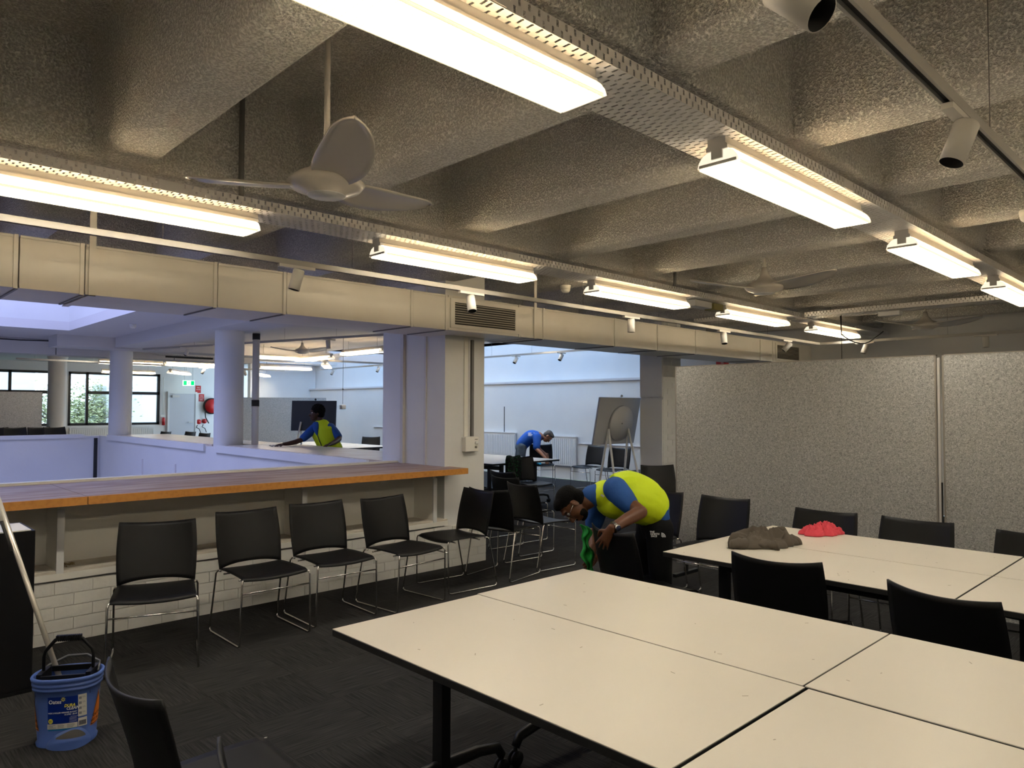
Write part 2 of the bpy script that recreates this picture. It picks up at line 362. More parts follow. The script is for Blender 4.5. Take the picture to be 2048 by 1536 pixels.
# square pillar
pil = struct(sbox('trim_25', (4.59,5.72,0), (5.12,6.82,HZ+.3), m_white))
sbox('panel_strip', (4.575,6.02,.5), (4.59,6.05,2.9), m_soffit, pil)
sbox('panel_strip', (4.56,6.40,.5), (4.59,6.45,2.9), m_steel, pil)
sbox('channel', (4.885,5.70,1.30), (4.905,5.72,2.32), m_soffit, pil)
sbox('channel', (4.835,5.705,1.30), (4.885,5.72,2.32), m_cream, pil)
sbox('channel', (4.925,5.695,1.30), (4.955,5.72,2.30), m_grey, pil)
# brick pillar by the partition
bp_ = struct(MB().box((9.13,6.218,0),(9.62,6.6,HZ)).obj('trim_26', m_white))
sbox('render_strip', (9.10,6.205,0), (9.125,6.6,1.72), m_white, bp_); sbox('render_strip', (9.10,6.205,1.76), (9.125,6.6,HZ), m_white, bp_)
hb = MB().box((.004,0,.004),(.236,.02,.082)).mesh('brick', m_white); hs = MB().box((.004,0,.004),(.116,.02,.082)).mesh('brick', m_white)
for r in range(34):
    z = r*.086; off = 0 if r % 2 else 1
    xs = [(9.13,hb),(9.37,hb)] if off else [(9.13,hs),(9.25,hb),(9.49,hs)]
    for x, me in xs: put('brick', me, bp_, (x, 6.205, z))

# ---------------- low wall, brick base, shelf and counter
lw = struct(MB().box((-4.2,5.690,0),(5.12,6.62,.41)).box((-4.2,6.02,.41),(5.12,6.1,.96)).box((-4.2,6.5,.41),(5.12,6.62,.97)).obj('wall_low', m_joint))
hb2 = MB().box((.003,0,.003),(.227,.022,.079)).mesh('brick', m_brick)
hh2 = MB().box((.003,0,.003),(.112,.022,.079)).mesh('brick', m_brick)
rnd = random.Random(3)
for r in range(5):
    x = 5.12-.23*20-(.115 if r % 2 else 0)
    if r % 2: put('brick', hh2, lw, (5.12-.115, 5.68, r*.082))
    for c in range(20):
        put('brick', hb2, lw, (x+c*.23, 5.68+rnd.uniform(-.002,.002), r*.082))
for r in range(5):   # return face of the base at its open end
    for c in range(4): put('brick', hb2, lw, (5.118+.004, 5.70+c*.23, r*.082), (0, 0, PI/2))
sbox('fascia_board', (-4.2,5.675,.425), (4.60,5.70,.47), m_cream, lw)
sbox('ledge', (-4.2,5.68,.47), (4.60,6.02,.485), m_ledge, lw)
sbox('back_panel', (-4.2,6.0,.485), (4.59,6.02,.955), m_cream, lw)
for x in (1.22,3.02,4.42):
    MB().prism([(5.69,.485),(6.0,.485),(6.0,.955),(5.69,.955)], 'x', x, x+.035).obj('bracket', m_cream, lw)
    sbox('bracket_edge', (x-.004,5.672,.47), (x+.04,5.69,.90), m_white, lw)
# counter: continuous worktop in two lengths
ct = thing('counter_top', 'long worn counter top with orange timber front edge on the low wall', 'counter', (0,0,.96))
def ctop(x0, x1, nm='counter_panel'):
    y0, y1 = 5.45, 6.52
    o = sbox(nm, (x0,y0,0), (x1,y1,.042), m_worn, ct)
    sbox('timber_edge', (x0,y0-.022,-.012), (x1,y0-.0005,.0425), m_ply, o)
    return o
ctop(-4.2,1.335); o = MB().prism([(1.34,5.45),(4.64,5.45),(4.64,5.718),(4.588,5.718),(4.588,6.52),(1.34,6.52)], 'z', 0, .042).obj('counter_panel', m_worn, ct)
MB().prism([(1.34,5.43),(4.655,5.43),(4.655,5.45),(1.34,5.45)], 'z', -.012, .0425).obj('timber_edge', m_ply, o)
MB().prism([(4.64,5.45),(4.655,5.45),(4.655,5.718),(4.64,5.718)], 'z', -.012, .0425).obj('timber_edge', m_ply, o)
sbox('rear_upstand', (-4.2,6.52,-.02), (4.588,6.60,.062), m_cream, ct)
rr = random.Random(4); mb = MB()
for _ in range(26):
    a = rr.uniform(0,6.28); L = rr.uniform(.02,.05); p = Vector((rr.uniform(-.04,.04),rr.uniform(-.025,.025),.004+rr.uniform(0,.018))); d = Vector((math.cos(a),math.sin(a),rr.uniform(-.1,.3)))*L/2
    mb.tube([p-d, p+Vector((0,0,.006)), p+d], .0018, 4)
o = tag(mb.obj('string_scrap', mat('straw', (0.30,0.21,0.10), .8), loc=(1.31,5.80,.486)), 'small tangle of straw-coloured scraps on the ledge beside the left bracket', 'scraps'); o['kind'] = 'stuff'
# right-hand counter beyond the void
rc = thing('side_counter', 'white and timber counter along the void where the woman wipes', 'counter', (0,0,.96))
m_pale = mat('pale_worktop', (0.60,0.50,0.42), 0.3, vary=(3,(0.72,0.66,0.60),0.4,0.7))
sbox('counter_panel', (4.63,6.84,0), (5.65,11.1,.04), m_pale, rc); sbox('counter_panel', (4.63,11.7,0), (5.65,16.75,.04), m_pale, rc); sbox('counter_panel', (5.02,11.12,0), (5.65,11.68,.04), m_pale, rc)
sbox('support', (5.3,7.0,-.96), (5.34,16.6,0), m_white, rc)
sbox('timber_end', (4.63,6.822,-.005), (5.65,6.838,.041), m_ply, rc)
sbox('timber_end', (4.75,11.682,-.005), (5.65,11.698,.0405), m_ply, rc)

# ---------------- air duct
dy0, dy1, dz0, dz1 = 5.30, 5.98, 2.33, 2.65
duct = thing('air_duct', 'long cream rectangular air duct crossing above the counter', 'duct')
seams = [-4.2,-1.1,.90,1.26,2.12,2.66,3.88,4.28,5.24,5.60,6.83,7.7,8.59,10.40,10.80,12.15]
for a, b in zip(seams[:-1], seams[1:]):
    s_ = MB().box((a+.004,dy0,dz0),(b-.004,dy1,dz1)).obj('duct_section', m_duct, duct)
    for q0, q1 in ((dz0-.004,dz0+.012),(dz1-.012,dz1+.004)): sbox('duct_flange', (a+.004,dy0-.006,q0), (b-.032,dy0,q1), m_duct, s_)
    MB().box((b-.03,dy0-.012,dz0-.008),(b-.006,dy0,dz1+.006)).obj('duct_flange', m_duct, s_)
    if not (4.2 < a < 5.2): MB().box((b-.012,dy0+.03,dz0-.009),(b+.002,dy1-.05,dz0)).obj('duct_joint', m_grey, s_)
for x in (1.30,5.45): MB().box((x-.02,dy0-.016,dz0-.012),(x+.02,dy0-.01,Z0+.2)).box((x-.02,dy0-.016,dz0-.012),(x+.02,dy1,dz0-.006)).obj('duct_hanger', m_duct, duct)
for n_, (a, b) in enumerate([(4.36,5.16),(10.92,11.70)]):
    v = MB().box((a-.05,dy0-.012,dz0+.02),(b+.05,dy0-.004,dz0+.055)).box((a-.05,dy0-.012,dz1-.055),(b+.05,dy0-.004,dz1-.02)).box((a-.05,dy0-.012,dz0+.055),(a,dy0-.004,dz1-.055)).box((b,dy0-.012,dz0+.055),(b+.05,dy0-.004,dz1-.055)).obj('air_grille', m_duct, duct)
    sbox('grille_shade', (a,dy0-.004,dz0+.055), (b,dy0-.001,dz1-.055), m_dark, v)  # black sheet on the duct face, standing in for shade behind the blades
    for k in range(9):
        z = dz0+.068+k*.0222
        MB().prism([(dy0-.012,z),(dy0-.004,z+.007),(dy0-.004,z+.012),(dy0-.012,z+.006)], 'x', a, b).obj('grille_blade', m_vent, v)

# ---------------- perforated cable trays
def holed(mb, P, nu, nv, cu, cv, hu, hv):
    """sheet of nu x nv cells mapped by P(a,b) (metres); every other cell carries a slot hu x hv"""
    for i in range(nu):
        for j in range(nv):
            a0, a1, b0, b1 = i*cu, (i+1)*cu, j*cv, (j+1)*cv
            if (i+j) % 2: mb.add([P(a0,b0),P(a1,b0),P(a1,b1),P(a0,b1)], [(0,1,2,3)])
            else:
                ca, cb = (a0+a1)/2, (b0+b1)/2
                o = [P(a0,b0),P(a1,b0),P(a1,b1),P(a0,b1)]
                h = [P(ca-hu,cb-hv),P(ca+hu,cb-hv),P(ca+hu,cb+hv),P(ca-hu,cb+hv)]
                mb.add(o+h, [(0,1,5,4),(1,2,6,5),(2,3,7,6),(3,0,4,7)])
def tray(label, o0, d, L, W_=.29, H_=.055, z=2.755, fine=True):
    t = thing('cable_tray', label, 'cable tray', (o0[0], o0[1], z), d, 'perforated cable trays under the beams')
    c = .0207
    nseg = max(1, round(L/2.9)); seg = L/nseg
    for s in range(nseg):
        x0 = s*seg; n = int(seg/c); cc = seg/n
        mb = MB()
        holed(mb, lambda a, b: (x0+a, b, 0), n, 8, cc, W_/8, .0046, .0145)
        p = mb.obj('tray_base', m_tray, t)
        for nm, y in (('near',0),('far',W_)):
            mb = MB(); holed(mb, lambda a, b: (x0+a, y, b), n, 2, cc, H_/2, .0052, .0108)
            mb.obj('tray_side', m_tray, t)
        sbox('tray_coupler', (x0-.06,-.003,.004), (x0+.06,0,.051), m_tray, t)
    return t
tray('cable tray running above the nearer left row of lamps, parallel to the duct', (-1.2,4.05), 0, 10.25)
tray('cable tray crossing from upper centre to right, along the right row of lamps', (-1.2,1.50), 0, 10.25)
tray('cable tray joining the two long trays at the far end of the room', (9.30,-1.2), PI/2, 5.2)
tray('cable tray continuing past the corner above the last left lamp', (9.25,4.05), 0, 2.9)
tray('short cable tray glimpsed between duct and ceiling behind the left lamps', (8.9,4.50), PI/2, .85)

# ---------------- fluorescent fixtures
def fixture():
    t = thing('fluorescent_light', '', 'light', group='fluorescent lamps below the cable trays')
    L = 1.5
    MB().prism([(-.042,0),(.042,0),(.042,-.028),(.05,-.034),(.05,-.052),(-.05,-.052),(-.05,-.034),(-.042,-.028)], 'x', 0, L).obj('housing', m_steel, t)
    # arched translucent side covers
    prof = [(.046,-.050),(.064,-.056),(.080,-.070),(.092,-.088),(.098,-.104),(.100,-.112)]
    for s in (-1, 1):
        mb = MB(); n = len(prof)
        vs = [(x, s*p[0], p[1]) for x in (.02, L-.02) for p in prof]
        mb.add(vs, [(i, i+1, n+i+1, n+i) for i in range(n-1)], True)
        solid(mb.obj('diffuser_side', m_shell, t), .003)
    MB().cyl((.05,0,-.078),(L-.05,0,-.078),.013,10).obj('tube', m_tube, t)
    MB().box((.03,-.088,-.106),(L-.03,.088,-.102)).obj('lens', m_lens, t)
    mb = MB()
    n = 44
    for k in range(n+1):
        x = .03+(L-.06)*k/n; mb.box((x-.0015,-.093,-.119),(x+.0015,.093,-.107))
    mb.box((.025,-.097,-.119),(L-.025,-.092,-.107)).box((.025,.092,-.119),(L-.025,.097,-.107))
    lv = mb.obj('louvre', m_louvre, t)
    for x in (.012, L-.012):
        MB().prism([(-.098,-.112),(-.09,-.086),(-.07,-.062),(-.045,-.052),(.045,-.052),(.07,-.062),(.09,-.086),(.098,-.112)], 'x', x-.003, x+.003).obj('end_cap', m_cap, t)
        e = .012 if x > .5 else -.012
        MB().box((min(x,x+e),-.026,-.088),(max(x,x+e),.026,-.052)).box((min(x,x+e*.6),-.088,-.112),(max(x,x+e*.6),.088,-.100)).obj('lamp_holder', m_steel, t)['kind'] = 'stuff'
    return t
fx = fixture(); first = True
FIX = []
nmL = {-1:'row', 0:'fluorescent lamp with louvre at the left edge, above the duct', 1:'second fluorescent lamp of the left row, above the air grille', 2:'third fluorescent lamp of the left row, next to a small white box', 3:'fourth fluorescent lamp of the left row, before the tray corner', 4:'last fluorescent lamp of the left row, with a black cable hanging near'}
xs = [-1.9,.40,2.76,5.05,7.35,9.65]
for k, x in enumerate(xs): 
    FIX.append((nmL.get(k-1) if k else 'unseen', (x,4.20,2.755), 0))
nmR = {0:'largest fluorescent lamp at the top centre edge of the view', 1:'fluorescent lamp of the right row with its round end facing the viewer', 2:'third fluorescent lamp of the right row, near the smoke detector', 3:'fluorescent lamp of the right row cut by the right edge'}
for k, x in enumerate([-1.9,.40,2.76,5.05,7.35]):
    FIX.append((nmR.get(k-1) if k else 'unseen', (x,1.60,2.755), 0))
for k, x in enumerate([-1.9,.40,2.76,5.05,7.35]):  # third row out of view, added to brighten the ceiling
    FIX.append(('unseen', (x,-.95,2.86), 0))
FAR = [((3.3,19.0),0,2.78),((5.1,20.0),0,2.66),((6.4,19.2),.05,2.66),((8.6,18.6),0,2.62),((7.3,21.5),.9,2.55),((9.6,21.0),.9,2.55),((6.2,24.0),0,2.6),
       ((7.1,15.6),0,2.68),((8.9,15.7),1.0,2.60),((8.2,12.2),PI/2,2.70),((8.2,14.2),PI/2,2.66),((10.0,14.5),0,2.60),((9.2,9.9),0,2.92),((8.9,9.2),PI/2,2.92)]
fl = ['lamp hanging over the far left end of the void','lamp between the two far round columns, over the windows','lamp right of the second round column','lamp in front of the green exit sign','slanted lamp left of the exit sign wall','slanted lamp behind the white pipe','low lamp in front of the far windows',
      'lamp just right of the white pipe','small lamp left of the blue-lit corner','lamp above the woman, on the nearer strip','lamp above the woman, farther strip','lamp against the blue-lit wall above the woman','lamp above the man in the blue shirt','lamp crossing toward the square pillar']
for a, b, n_ in zip(FAR, range(99), fl): FIX.append(('fluorescent '+n_ if not n_.startswith('slanted') else n_+' (fluorescent)', (a[0][0],a[0][1],a[2]+.12), a[1]))
for k, (lb, loc, rz) in enumerate(FIX):
    if k == 0: fx.location = loc; fx['label'] = 'fluorescent lamp of the left row out of view behind the viewer'; continue
    if lb == 'unseen': lb = 'fluorescent lamp out of view, added beyond the visible lamps'
    o = dup(fx, lb.replace(' (fluorescent)',', fluorescent'), loc, rz, 'fluorescent lamps below the cable trays' if loc[1] < 5 else 'fluorescent lamps in the far hall')
    if loc[1] > 5:
        for e in (.2, 1.3): MB().cyl((e,0,0),(e,0,HZ-loc[2]+.02),.003,5).obj('suspension_wire', m_grey, o)

# ---------------- lighting tracks and spot heads
def track(label, pts, z):
    t = thing('lighting_track', label, 'lighting track', (0,0,z), 0, 'suspended lighting tracks')
    for (x0,y0), (x1,y1) in zip(pts[:-1], pts[1:]):
        d = Vector((x1-x0,y1-y0,0)).normalized(); n = Vector((-d.y,d.x,0))
        A, B = Vector((x0,y0,0)), Vector((x1,y1,0))
        rail = MB(); q = [(-.019,0),(-.019,-.036),(-.010,-.036),(-.010,-.02),(.010,-.02),(.010,-.036),(.019,-.036),(.019,0)]
        m_ = len(q); vs = [P_+n*a+Vector((0,0,b)) for P_ in (A,B) for a, b in q]
        rail.add(vs, [(i,(i+1) % m_,m_+(i+1) % m_,m_+i) for i in range(m_)])
        rail.obj('rail', m_track, t)
        MB().bar(A+Vector((0,0,-.022)), B+Vector((0,0,-.022)), .018, .004).obj('conductor_slot', m_dark, t)
        L = (B-A).length; k = max(1, int(L/1.3))
        for i in range(k+1):
            p = A+(B-A)*((i+.3)/(k+.6)); MB().cyl(p, p+Vector((0,0,Z1-z)), .0018, 5).obj('suspension_wire', m_grey, t)
    return t
TL = 2.585
track('suspended white track in front of the duct, turning along the back', [(-1.5,4.45),(10.9,4.62),(10.75,-1.5)], TL)
track('suspended track with black slot across the top right corner', [(-1.0,.66),(9.5,.66)], TL)
def spot():
    t = thing('spotlight', '', 'spotlight', group='track spotlights')
    MB().box((-.13,-.017,-.055),(.13,.017,-.036)).obj('adapter', m_spot, t)
    MB().cyl((0,0,-.055),(0,0,-.085),.010,8).obj('stem', m_spot, t)
    h = MB().lathe([(.001,.07),(.034,.07),(.038,.064),(.038,-.07),(.0355,-.07)], (0,0,0), 24).obj('head', m_spot, t)
    MB().lathe([(.0355,-.0695),(.034,-.045),(.024,-.02),(.001,-.018)], (0,0,0), 20).obj('reflector', m_dark, h)
    return t, h
SPOTS = [((2.33,4.50),TL,0,(.10,.22,0),'spotlight with dark mouth hanging before the duct, above the first round column'),
 ((3.90,4.52),TL,0,(-.35,.15,0),'spotlight overlapping the first air grille'),
 ((6.13,4.555),TL,0,(0,0,0),'upright spotlight above the blue-lit wall opening'),
 ((8.05,4.58),TL,0,(-.2,.2,0),'spotlight above the brick pillar'),
 ((9.80,4.605),TL,0,(.55,.5,0),'tilted spotlight in front of the second air grille'),
 ((10.87,3.95),TL,PI/2,(.2,-.3,0),'spotlight left on the track over the dark back wall'),
 ((10.83,2.45),TL,PI/2,(0,0,0),'spotlight right on the track over the dark back wall'),
 ((1.47,.66),TL,0,(-.8,0,0),'large spotlight with dark mouth at the top edge, right'),
 ((2.64,.66),TL,0,(.28,.28,0),'large white spotlight on the track at the right')]
for k, (p, z, rz, hr, lb) in enumerate(SPOTS):
    if k == 0: st, sh = spot(); o = st; h = sh
    else: o = clone(st); h = [c for c in o.children if c.name.startswith('head')][0]
    o.location = (p[0],p[1],z); o.rotation_euler = (0,0,rz); o['label'] = lb
    h.rotation_euler = hr; h.location = (0,0,-.13)
# far tracks and spots
track('track with tilted spotlights in front of the square pillar, far hall', [(4.9,16.0),(7.2,8.2)], 2.80)
track('track along the blue-lit wall in the far hall', [(10.6,8.8),(10.8,19.5)], 2.72)
track('track crossing between the far round columns', [(3.2,18.9),(9.8,19.6)], 2.66)
for (x, y, z, a, lb) in [(6.9,9.3,2.80,.5,'far spotlight nearest the square pillar, tilted left'),(6.35,11.1,2.80,.1,'far spotlight hanging straight above the woman'),(5.55,13.7,2.80,-.6,'far spotlight tilted right of the white pipe'),(5.3,14.7,2.80,-.5,'far spotlight right beside the white pipe'),
    (10.62,9.6,2.72,-.6,'white spotlight high before the light wall, rightmost'),(10.64,10.9,2.72,-.6,'white spotlight high before the light wall, second from right'),(10.66,12.2,2.72,-.35,'white spotlight before the light wall with dark mouth'),(10.68,13.2,2.72,-.6,'white spotlight before the light wall, by the square pillar'),
    (10.74,16.2,2.72,-.5,'white spotlight on the blue wall above the pull switch, right'),(10.78,18.6,2.72,-.5,'white spotlight on the blue wall, leftmost'),(8.6,19.5,2.66,.4,'spotlight left of the exit sign, tilted'),(7.4,19.35,2.66,-.5,'spotlight near the second round column')]:
    o = clone(st); o.location = (x,y,z); o['label'] = lb; o['group'] = 'track spotlights in the far hall'; o.rotation_euler = (0,0,0)
    h = [c for c in o.children if c.name.startswith('head')][0]; h.rotation_euler = (0,-a,0)

# ---------------- ceiling fans
def fan(label, loc, a0):
    t = thing('ceiling_fan', label, 'fan', loc, 0, 'white three-blade ceiling fans')
    MB().lathe([(.001,-.062),(.085,-.058),(.088,-.052),(.15,-.03),(.17,-.005),(.13,.03),(.07,.06),(.034,.11),(.022,.17),(.001,.17)], (0,0,0), 36).obj('hub', m_fan, t)
    MB().lathe([(.001,-.066),(.082,-.0615),(.086,-.056)], (0,0,0), 36).obj('hub_cap', m_whitep, t)
    MB().cyl((0,0,.12),(0,0,Z1-loc[2]),.0135,12).obj('down_rod', m_fan, t)
    MB().lathe([(.02,Z1-loc[2]-.1),(.06,Z1-loc[2]-.03),(.065,Z1-loc[2])], (0,0,0), 20).obj('canopy', m_fan, t)
    for k in range(3):
        def bl(u, v, k=k):
            u = 1-(1-u)**1.9; r = .10+.56*u
            wd = .074+.038*math.sin(PI*min(1, u*1.1)**.8)
            if u > .78: wd *= math.sqrt(max(0, 1-((u-.78)/.22)**2))*.97+.03
            c = .020*math.sin(PI*u)+.01*u
            yy = c+(v-.5)*2*wd
            tw = R_(13)*(1-u*.4)
            z = -.012+.055*u**1.4-(yy)*math.sin(tw)+.012*(1-(2*v-1)**2)
            return (r, yy*math.cos(tw), z)
        b = MB().grid(bl, 28, 8).obj('blade', m_fan, t, rot=(0,0,a0+k*2*PI/3)); solid(b, .008)
    return t
fan('near white ceiling fan with curved blades, upper left', (1.63,2.88,2.60), R_(8))
fan('ceiling fan with spread blades right of centre, below the third lamp', (5.95,2.99,2.655), R_(20))
fan('farthest ceiling fan near the right edge, low over the back wall', (10.15,2.95,2.66), R_(20))
fan('ceiling fan in the far hall beside the second column', (7.2,20.3,2.75), R_(10))
fan('ceiling fan in the far hall above the woman', (7.4,14.0,2.78), R_(50))

# ---------------- conduits, detectors, boxes, cables
def conduit(label, x, y, zb, z1=Z1):
    pts = [(x,y,z1),(x,y,zb+.1),(x+.004,y+.004,zb+.05),(x+.01,y+.02,zb+.02),(x+.0,y+.07,zb)]
    t = tag(MB().tube(pts, .0155, 10).obj('conduit', m_grey), label, 'conduit', 'grey conduits dropping to the cable tray')
conduit('grey conduit dropping from the ceiling left of the near fan', 1.76, 4.08, 2.80)
conduit('grey conduit dropping to the tray left of the second fan', 6.22, 4.08, 2.80)
for lb, p in [('cream smoke detector at the right edge',(5.62,1.02,Z0)),('cream smoke detector above the duct between two lamps',(5.66,5.05,Z0)),('small smoke detector under the white ceiling left of the first column',(3.9,13.3,HZ)),('small smoke detector by the skylight edge at the left',(1.75,15.9,HZ))]:
    t = thing('smoke_detector', lb, 'smoke detector', p, 0, 'ceiling smoke detectors')
    MB().lathe([(.001,-.045),(.05,-.04),(.055,-.012),(.055,0)], (0,0,0), 20).obj('base', m_whitep if p[1] > 10 else m_cream, t)
    MB().lathe([(.001,-.075),(.03,-.074),(.045,-.06),(.05,-.045)], (0,0,0), 20).obj('sensor_head', m_cream, t)
def jbox(lb, p, s, m):
    o = bevel(MB().box((-s[0]/2,-s[1]/2,-s[2]/2),(s[0]/2,s[1]/2,s[2]/2)).obj('junction_box', m, loc=p), .006)
    return tag(o, lb, 'junction box')
jbox('white junction box between the third and fourth left lamps', (6.86,4.2,2.715), (.34,.12,.07), m_whitep)
jbox('small olive junction box beside the white one', (7.17,4.2,2.71), (.2,.12,.075), mat('olive_plastic', (0.30,0.27,0.10), .5))
jbox('white box under the cross tray at the far end', (9.2,3.05,2.725), (.1,.24,.055), m_whitep)
pts = [(9.2,3.63,2.75),(9.2,3.62,2.55)]+[(9.2-.02*math.sin(k), 3.62-k*.055, 2.52-.13*math.sin(PI*k/9)) for k in range(10)]
tag(MB().tube(pts, .007, 6).obj('hanging_cable', m_dark), 'looped black cable hanging under the far tray', 'cable')
tag(MB().tube([(9.2,3.62,2.76),(9.2,3.62,2.3),(9.2,3.62,2.0)], .004, 5).obj('hanging_cable', m_dark), 'straight dark cord hanging in front of the last left lamp', 'cable')
jb = thing('wall_switch_box', 'cream power box at the foot of the channel on the square pillar', 'switch', (4.9,5.72,1.22))
bevel(MB().box((-.085,-.06,-.075),(.025,-.001,.075)).obj('box', m_cream, jb), .004)
bevel(MB().box((.027,-.05,-.075),(.10,-.001,.075)).obj('outlet', m_cream, jb), .004)
MB().cyl((.065,-.051,.012),(.065,-.066,.012),.018,16).obj('dial', m_whitep, jb)
MB().box((.05,-.053,.045),(.085,-.05,.052)).obj('slot', m_grey, jb); MB().cyl((.06,-.051,-.03),(.06,-.06,-.03),.013,12).obj('knob', m_vent, jb)

# ---------------- felt partitions
def partition(lb, x, y0, y1, z1, grp='grey felt partition panels', rz=0, m=m_felt):
    t = thing('partition_panel', lb, 'partition', (x,(y0+y1)/2,0), rz, grp); h = (y1-y0)/2
    MB().box((-.018,-h+.012,.10),(.018,h-.012,z1-.008)).obj('felt_face', m, t)
    MB().box((-.02,-h,.10),(.02,-h+.012,z1)).box((-.02,h-.012,.10),(.02,h,z1)).box((-.02,-h,z1-.008),(.02,h,z1)).obj('edge_trim', mat_trim, t)
    for s in (-1, 1): MB().box((-.2,s*(h-.1)-.02,.0),(.2,s*(h-.1)+.02,.03)).box((-.015,s*(h-.1)-.015,.03),(.015,s*(h-.1)+.015,.11)).obj('foot', m_blackm, t)
    return t
mat_trim = mat('panel_trim', (0.36,0.33,0.29), .4, .3)
partition('wide grey felt partition behind the far tables, left of the gap', 6.1, 1.70, 3.99, 2.005)
partition('grey felt partition at the right edge, right of the gap', 6.1, -.62, 1.66, 2.005)
hg = thing('partition_hinge', 'thin metal hinge post in the gap between the two large felt partitions', 'hinge', (6.06,1.68,0))
MB().box((0,-.008,.05),(.02,.008,1.98)).obj('post', m_steel, hg); MB().box((-.01,-.02,.75),(0,-.01,1.05)).obj('latch', m_dark, hg)
partition('felt partition left of the blackboard behind the white pipe', 10.3, 19.4, 22.0, 1.88, 'far felt partitions', R_(68))
o = partition('felt partition in front of the left windows in the far hall', 3.9, 19.2, 22.2, 1.94, 'far felt partitions', R_(90)); o.location = (2.5,20.4,0)

# ---------------- tables
def table_proto():
    t = thing('flip_table', '', 'table', group='white-topped black-framed folding tables')
    tp = MB().box((-.77,-.378,.716),(.77,.378,.732)).obj('tabletop', m_table, t)
    bevel(MB().box((-.7715,-.3795,.704),(.7715,.3795,.7295)).obj('edge_band', m_edge, t), .002)
    MB().box((-.55,-.03,.60),(.55,.03,.66)).obj('beam', m_blackm, t)
    for s in (-1, 1):
        MB().box((s*.56-.03,-.022,.12),(s*.56+.03,.022,.70)).box((s*.56-.03,-.26,.685),(s*.56+.03,.26,.704)).obj('post', m_blackm, t)
        pts = [(s*.56,-.335,.085),(s*.56,-.31,.125),(s*.56,-.2,.145),(s*.56,0,.15),(s*.56,.2,.145),(s*.56,.31,.125),(s*.56,.335,.085)]
        ft = MB().tube(pts, [.02,.022,.024,.028,.024,.022,.02], 8).obj('foot', m_blackm, t)
        for q in (-1, 1):
            c = MB()
            for e in (-.017,.005): c.cyl((s*.56+e,q*.335,.036),(s*.56+e+.012,q*.335,.036),.035,16)
            c.cyl((s*.56,q*.335,.05),(s*.56,q*.335,.09),.01,8)
            c.obj('caster', m_black, ft)
    return t
tb = table_proto()
TB = [((1.868,1.778),'left part of the near block, its corner nearest the bucket'),((2.633,1.790),'near table behind the seam, its far corner pointing at the bent man'),
      ((1.868,.225),'near table at the bottom edge of the view'),((2.633,.243),'near table at the right edge, beyond the cross seam'),
      ((4.075,1.765),'far table with the grey jacket lying on it'),((4.785,1.765),'far table by the partition with the pink cloth on it'),
      ((4.075,.215),'far table at the right edge, on the near side'),((4.785,.215),'far table at the right edge, on the partition side'),
      ((8.67,8.98),'white table beside the man in the blue shirt, right corner visible'),((7.91,8.98),'white table just right of the square pillar, mostly hidden'),
      ((8.67,10.54),'white table behind the pillar on the far hall side'),
      ((8.2,14.2),'long white table behind the woman, near half'),((8.2,15.8),'long white table behind the woman, far half'),((8.96,14.2),'white table behind the woman, wall side near half'),((8.96,15.8),'white table behind the woman, wall side far half')]
for k, ((x,y), lb) in enumerate(TB):
    near = k < 4; 
    if k == 0: o = tb; o['label'] = 'white folding table, '+lb
    else: o = dup(tb, 'white folding table, '+lb, (0,0,0))
    o.location = (x,y,0); o.rotation_euler = (0,0,PI/2)
    if 4 <= k < 8: o.scale = (1,.928,1)
    if k == 2: o.location.x -= .006; o.location.y = .224
# scuffs on the near tables
m_scuff = mat('scuff', (0.42,0.36,0.28), .7)
rr = random.Random(5)
for o in list(bpy.data.objects):
    if o.name.startswith('flip_table') and o.location.y < 3:
        mb = MB()
        for _ in range(9):
            x, y = rr.uniform(-.7,.7), rr.uniform(-.33,.33); a = rr.uniform(0,3); L = rr.uniform(.004,.02)
            mb.bar((x,y,.7322),(x+L*math.cos(a),y+L*math.sin(a),.7322),.003,.0006)
        mb.obj('scuff_mark', m_scuff, o)['kind'] = 'stuff'

# ---------------- chairs
def chair_proto():
    t = thing('stacking_chair', '', 'chair', group='black plastic sled-base chairs')
    def seat(u, v):
        x = -.215+.425*u; y = (v-.5)*2*(.235-.012*(1-u))
        z = .452-.016*(1-(2*v-1)**2)*(.4+.6*u)+.006*math.sin(PI*u)
        if u > .9: z -= .012*((u-.9)/.1)**2
        return (x, y, z)
    solid(MB().grid(seat, 12, 14).obj('seat', m_black, t), .009)
    def back(u, v):   # u up, v across
        s = 2*v-1
        zb = .452+.062*(1-abs(s)**2.2) if u == 0 else 0
        lo = .450+.028*(1-abs(s)**2.6); hi = .845-.018*(1-s*s)
        z = lo+(hi-lo)*u
        h = (z-.45)/.39
        hw = .229+.010*math.sin(PI*min(1, h*.9))-.004*max(0, h)**2
        x = -.208-.085*h**1.15-.058*(1-s*s)*(.35+.65*h)
        return (x, s*hw, z)
    solid(MB().grid(back, 14, 16).obj('backrest', m_black, t), .008)
    for s in (-1, 1):
        P = [(-.19,s*.225,.441),(-.212,s*.238,.443),(-.226,s*.246,.425),(-.31,s*.252,.045),(-.312,s*.252,.018),(-.285,s*.252,.007),(.185,s*.252,.007),(.208,s*.252,.016),(.212,s*.251,.04),(.218,s*.244,.42),(.212,s*.238,.440),(.19,s*.225,.443)]
        MB().tube(P, .0066, 8).obj('side_frame', m_chrome, t)
    MB().cyl((.215,-.246,.355),(.215,.246,.355),.0052,8).obj('crossbar', m_chrome, t)
    mb = MB(); mb.cyl((.13,-.23,.432),(.13,.23,.432),.006,8); mb.cyl((-.13,-.23,.432),(-.13,.23,.432),.006,8); mb.obj('under_bar', m_chrome, t)
    return t
ch = chair_proto()
g1, g2, g3, g4 = 'chairs lined up along the counter wall', 'chairs around the felt-side tables', 'chairs in the far hall', 'chairs grouped past the square pillar'
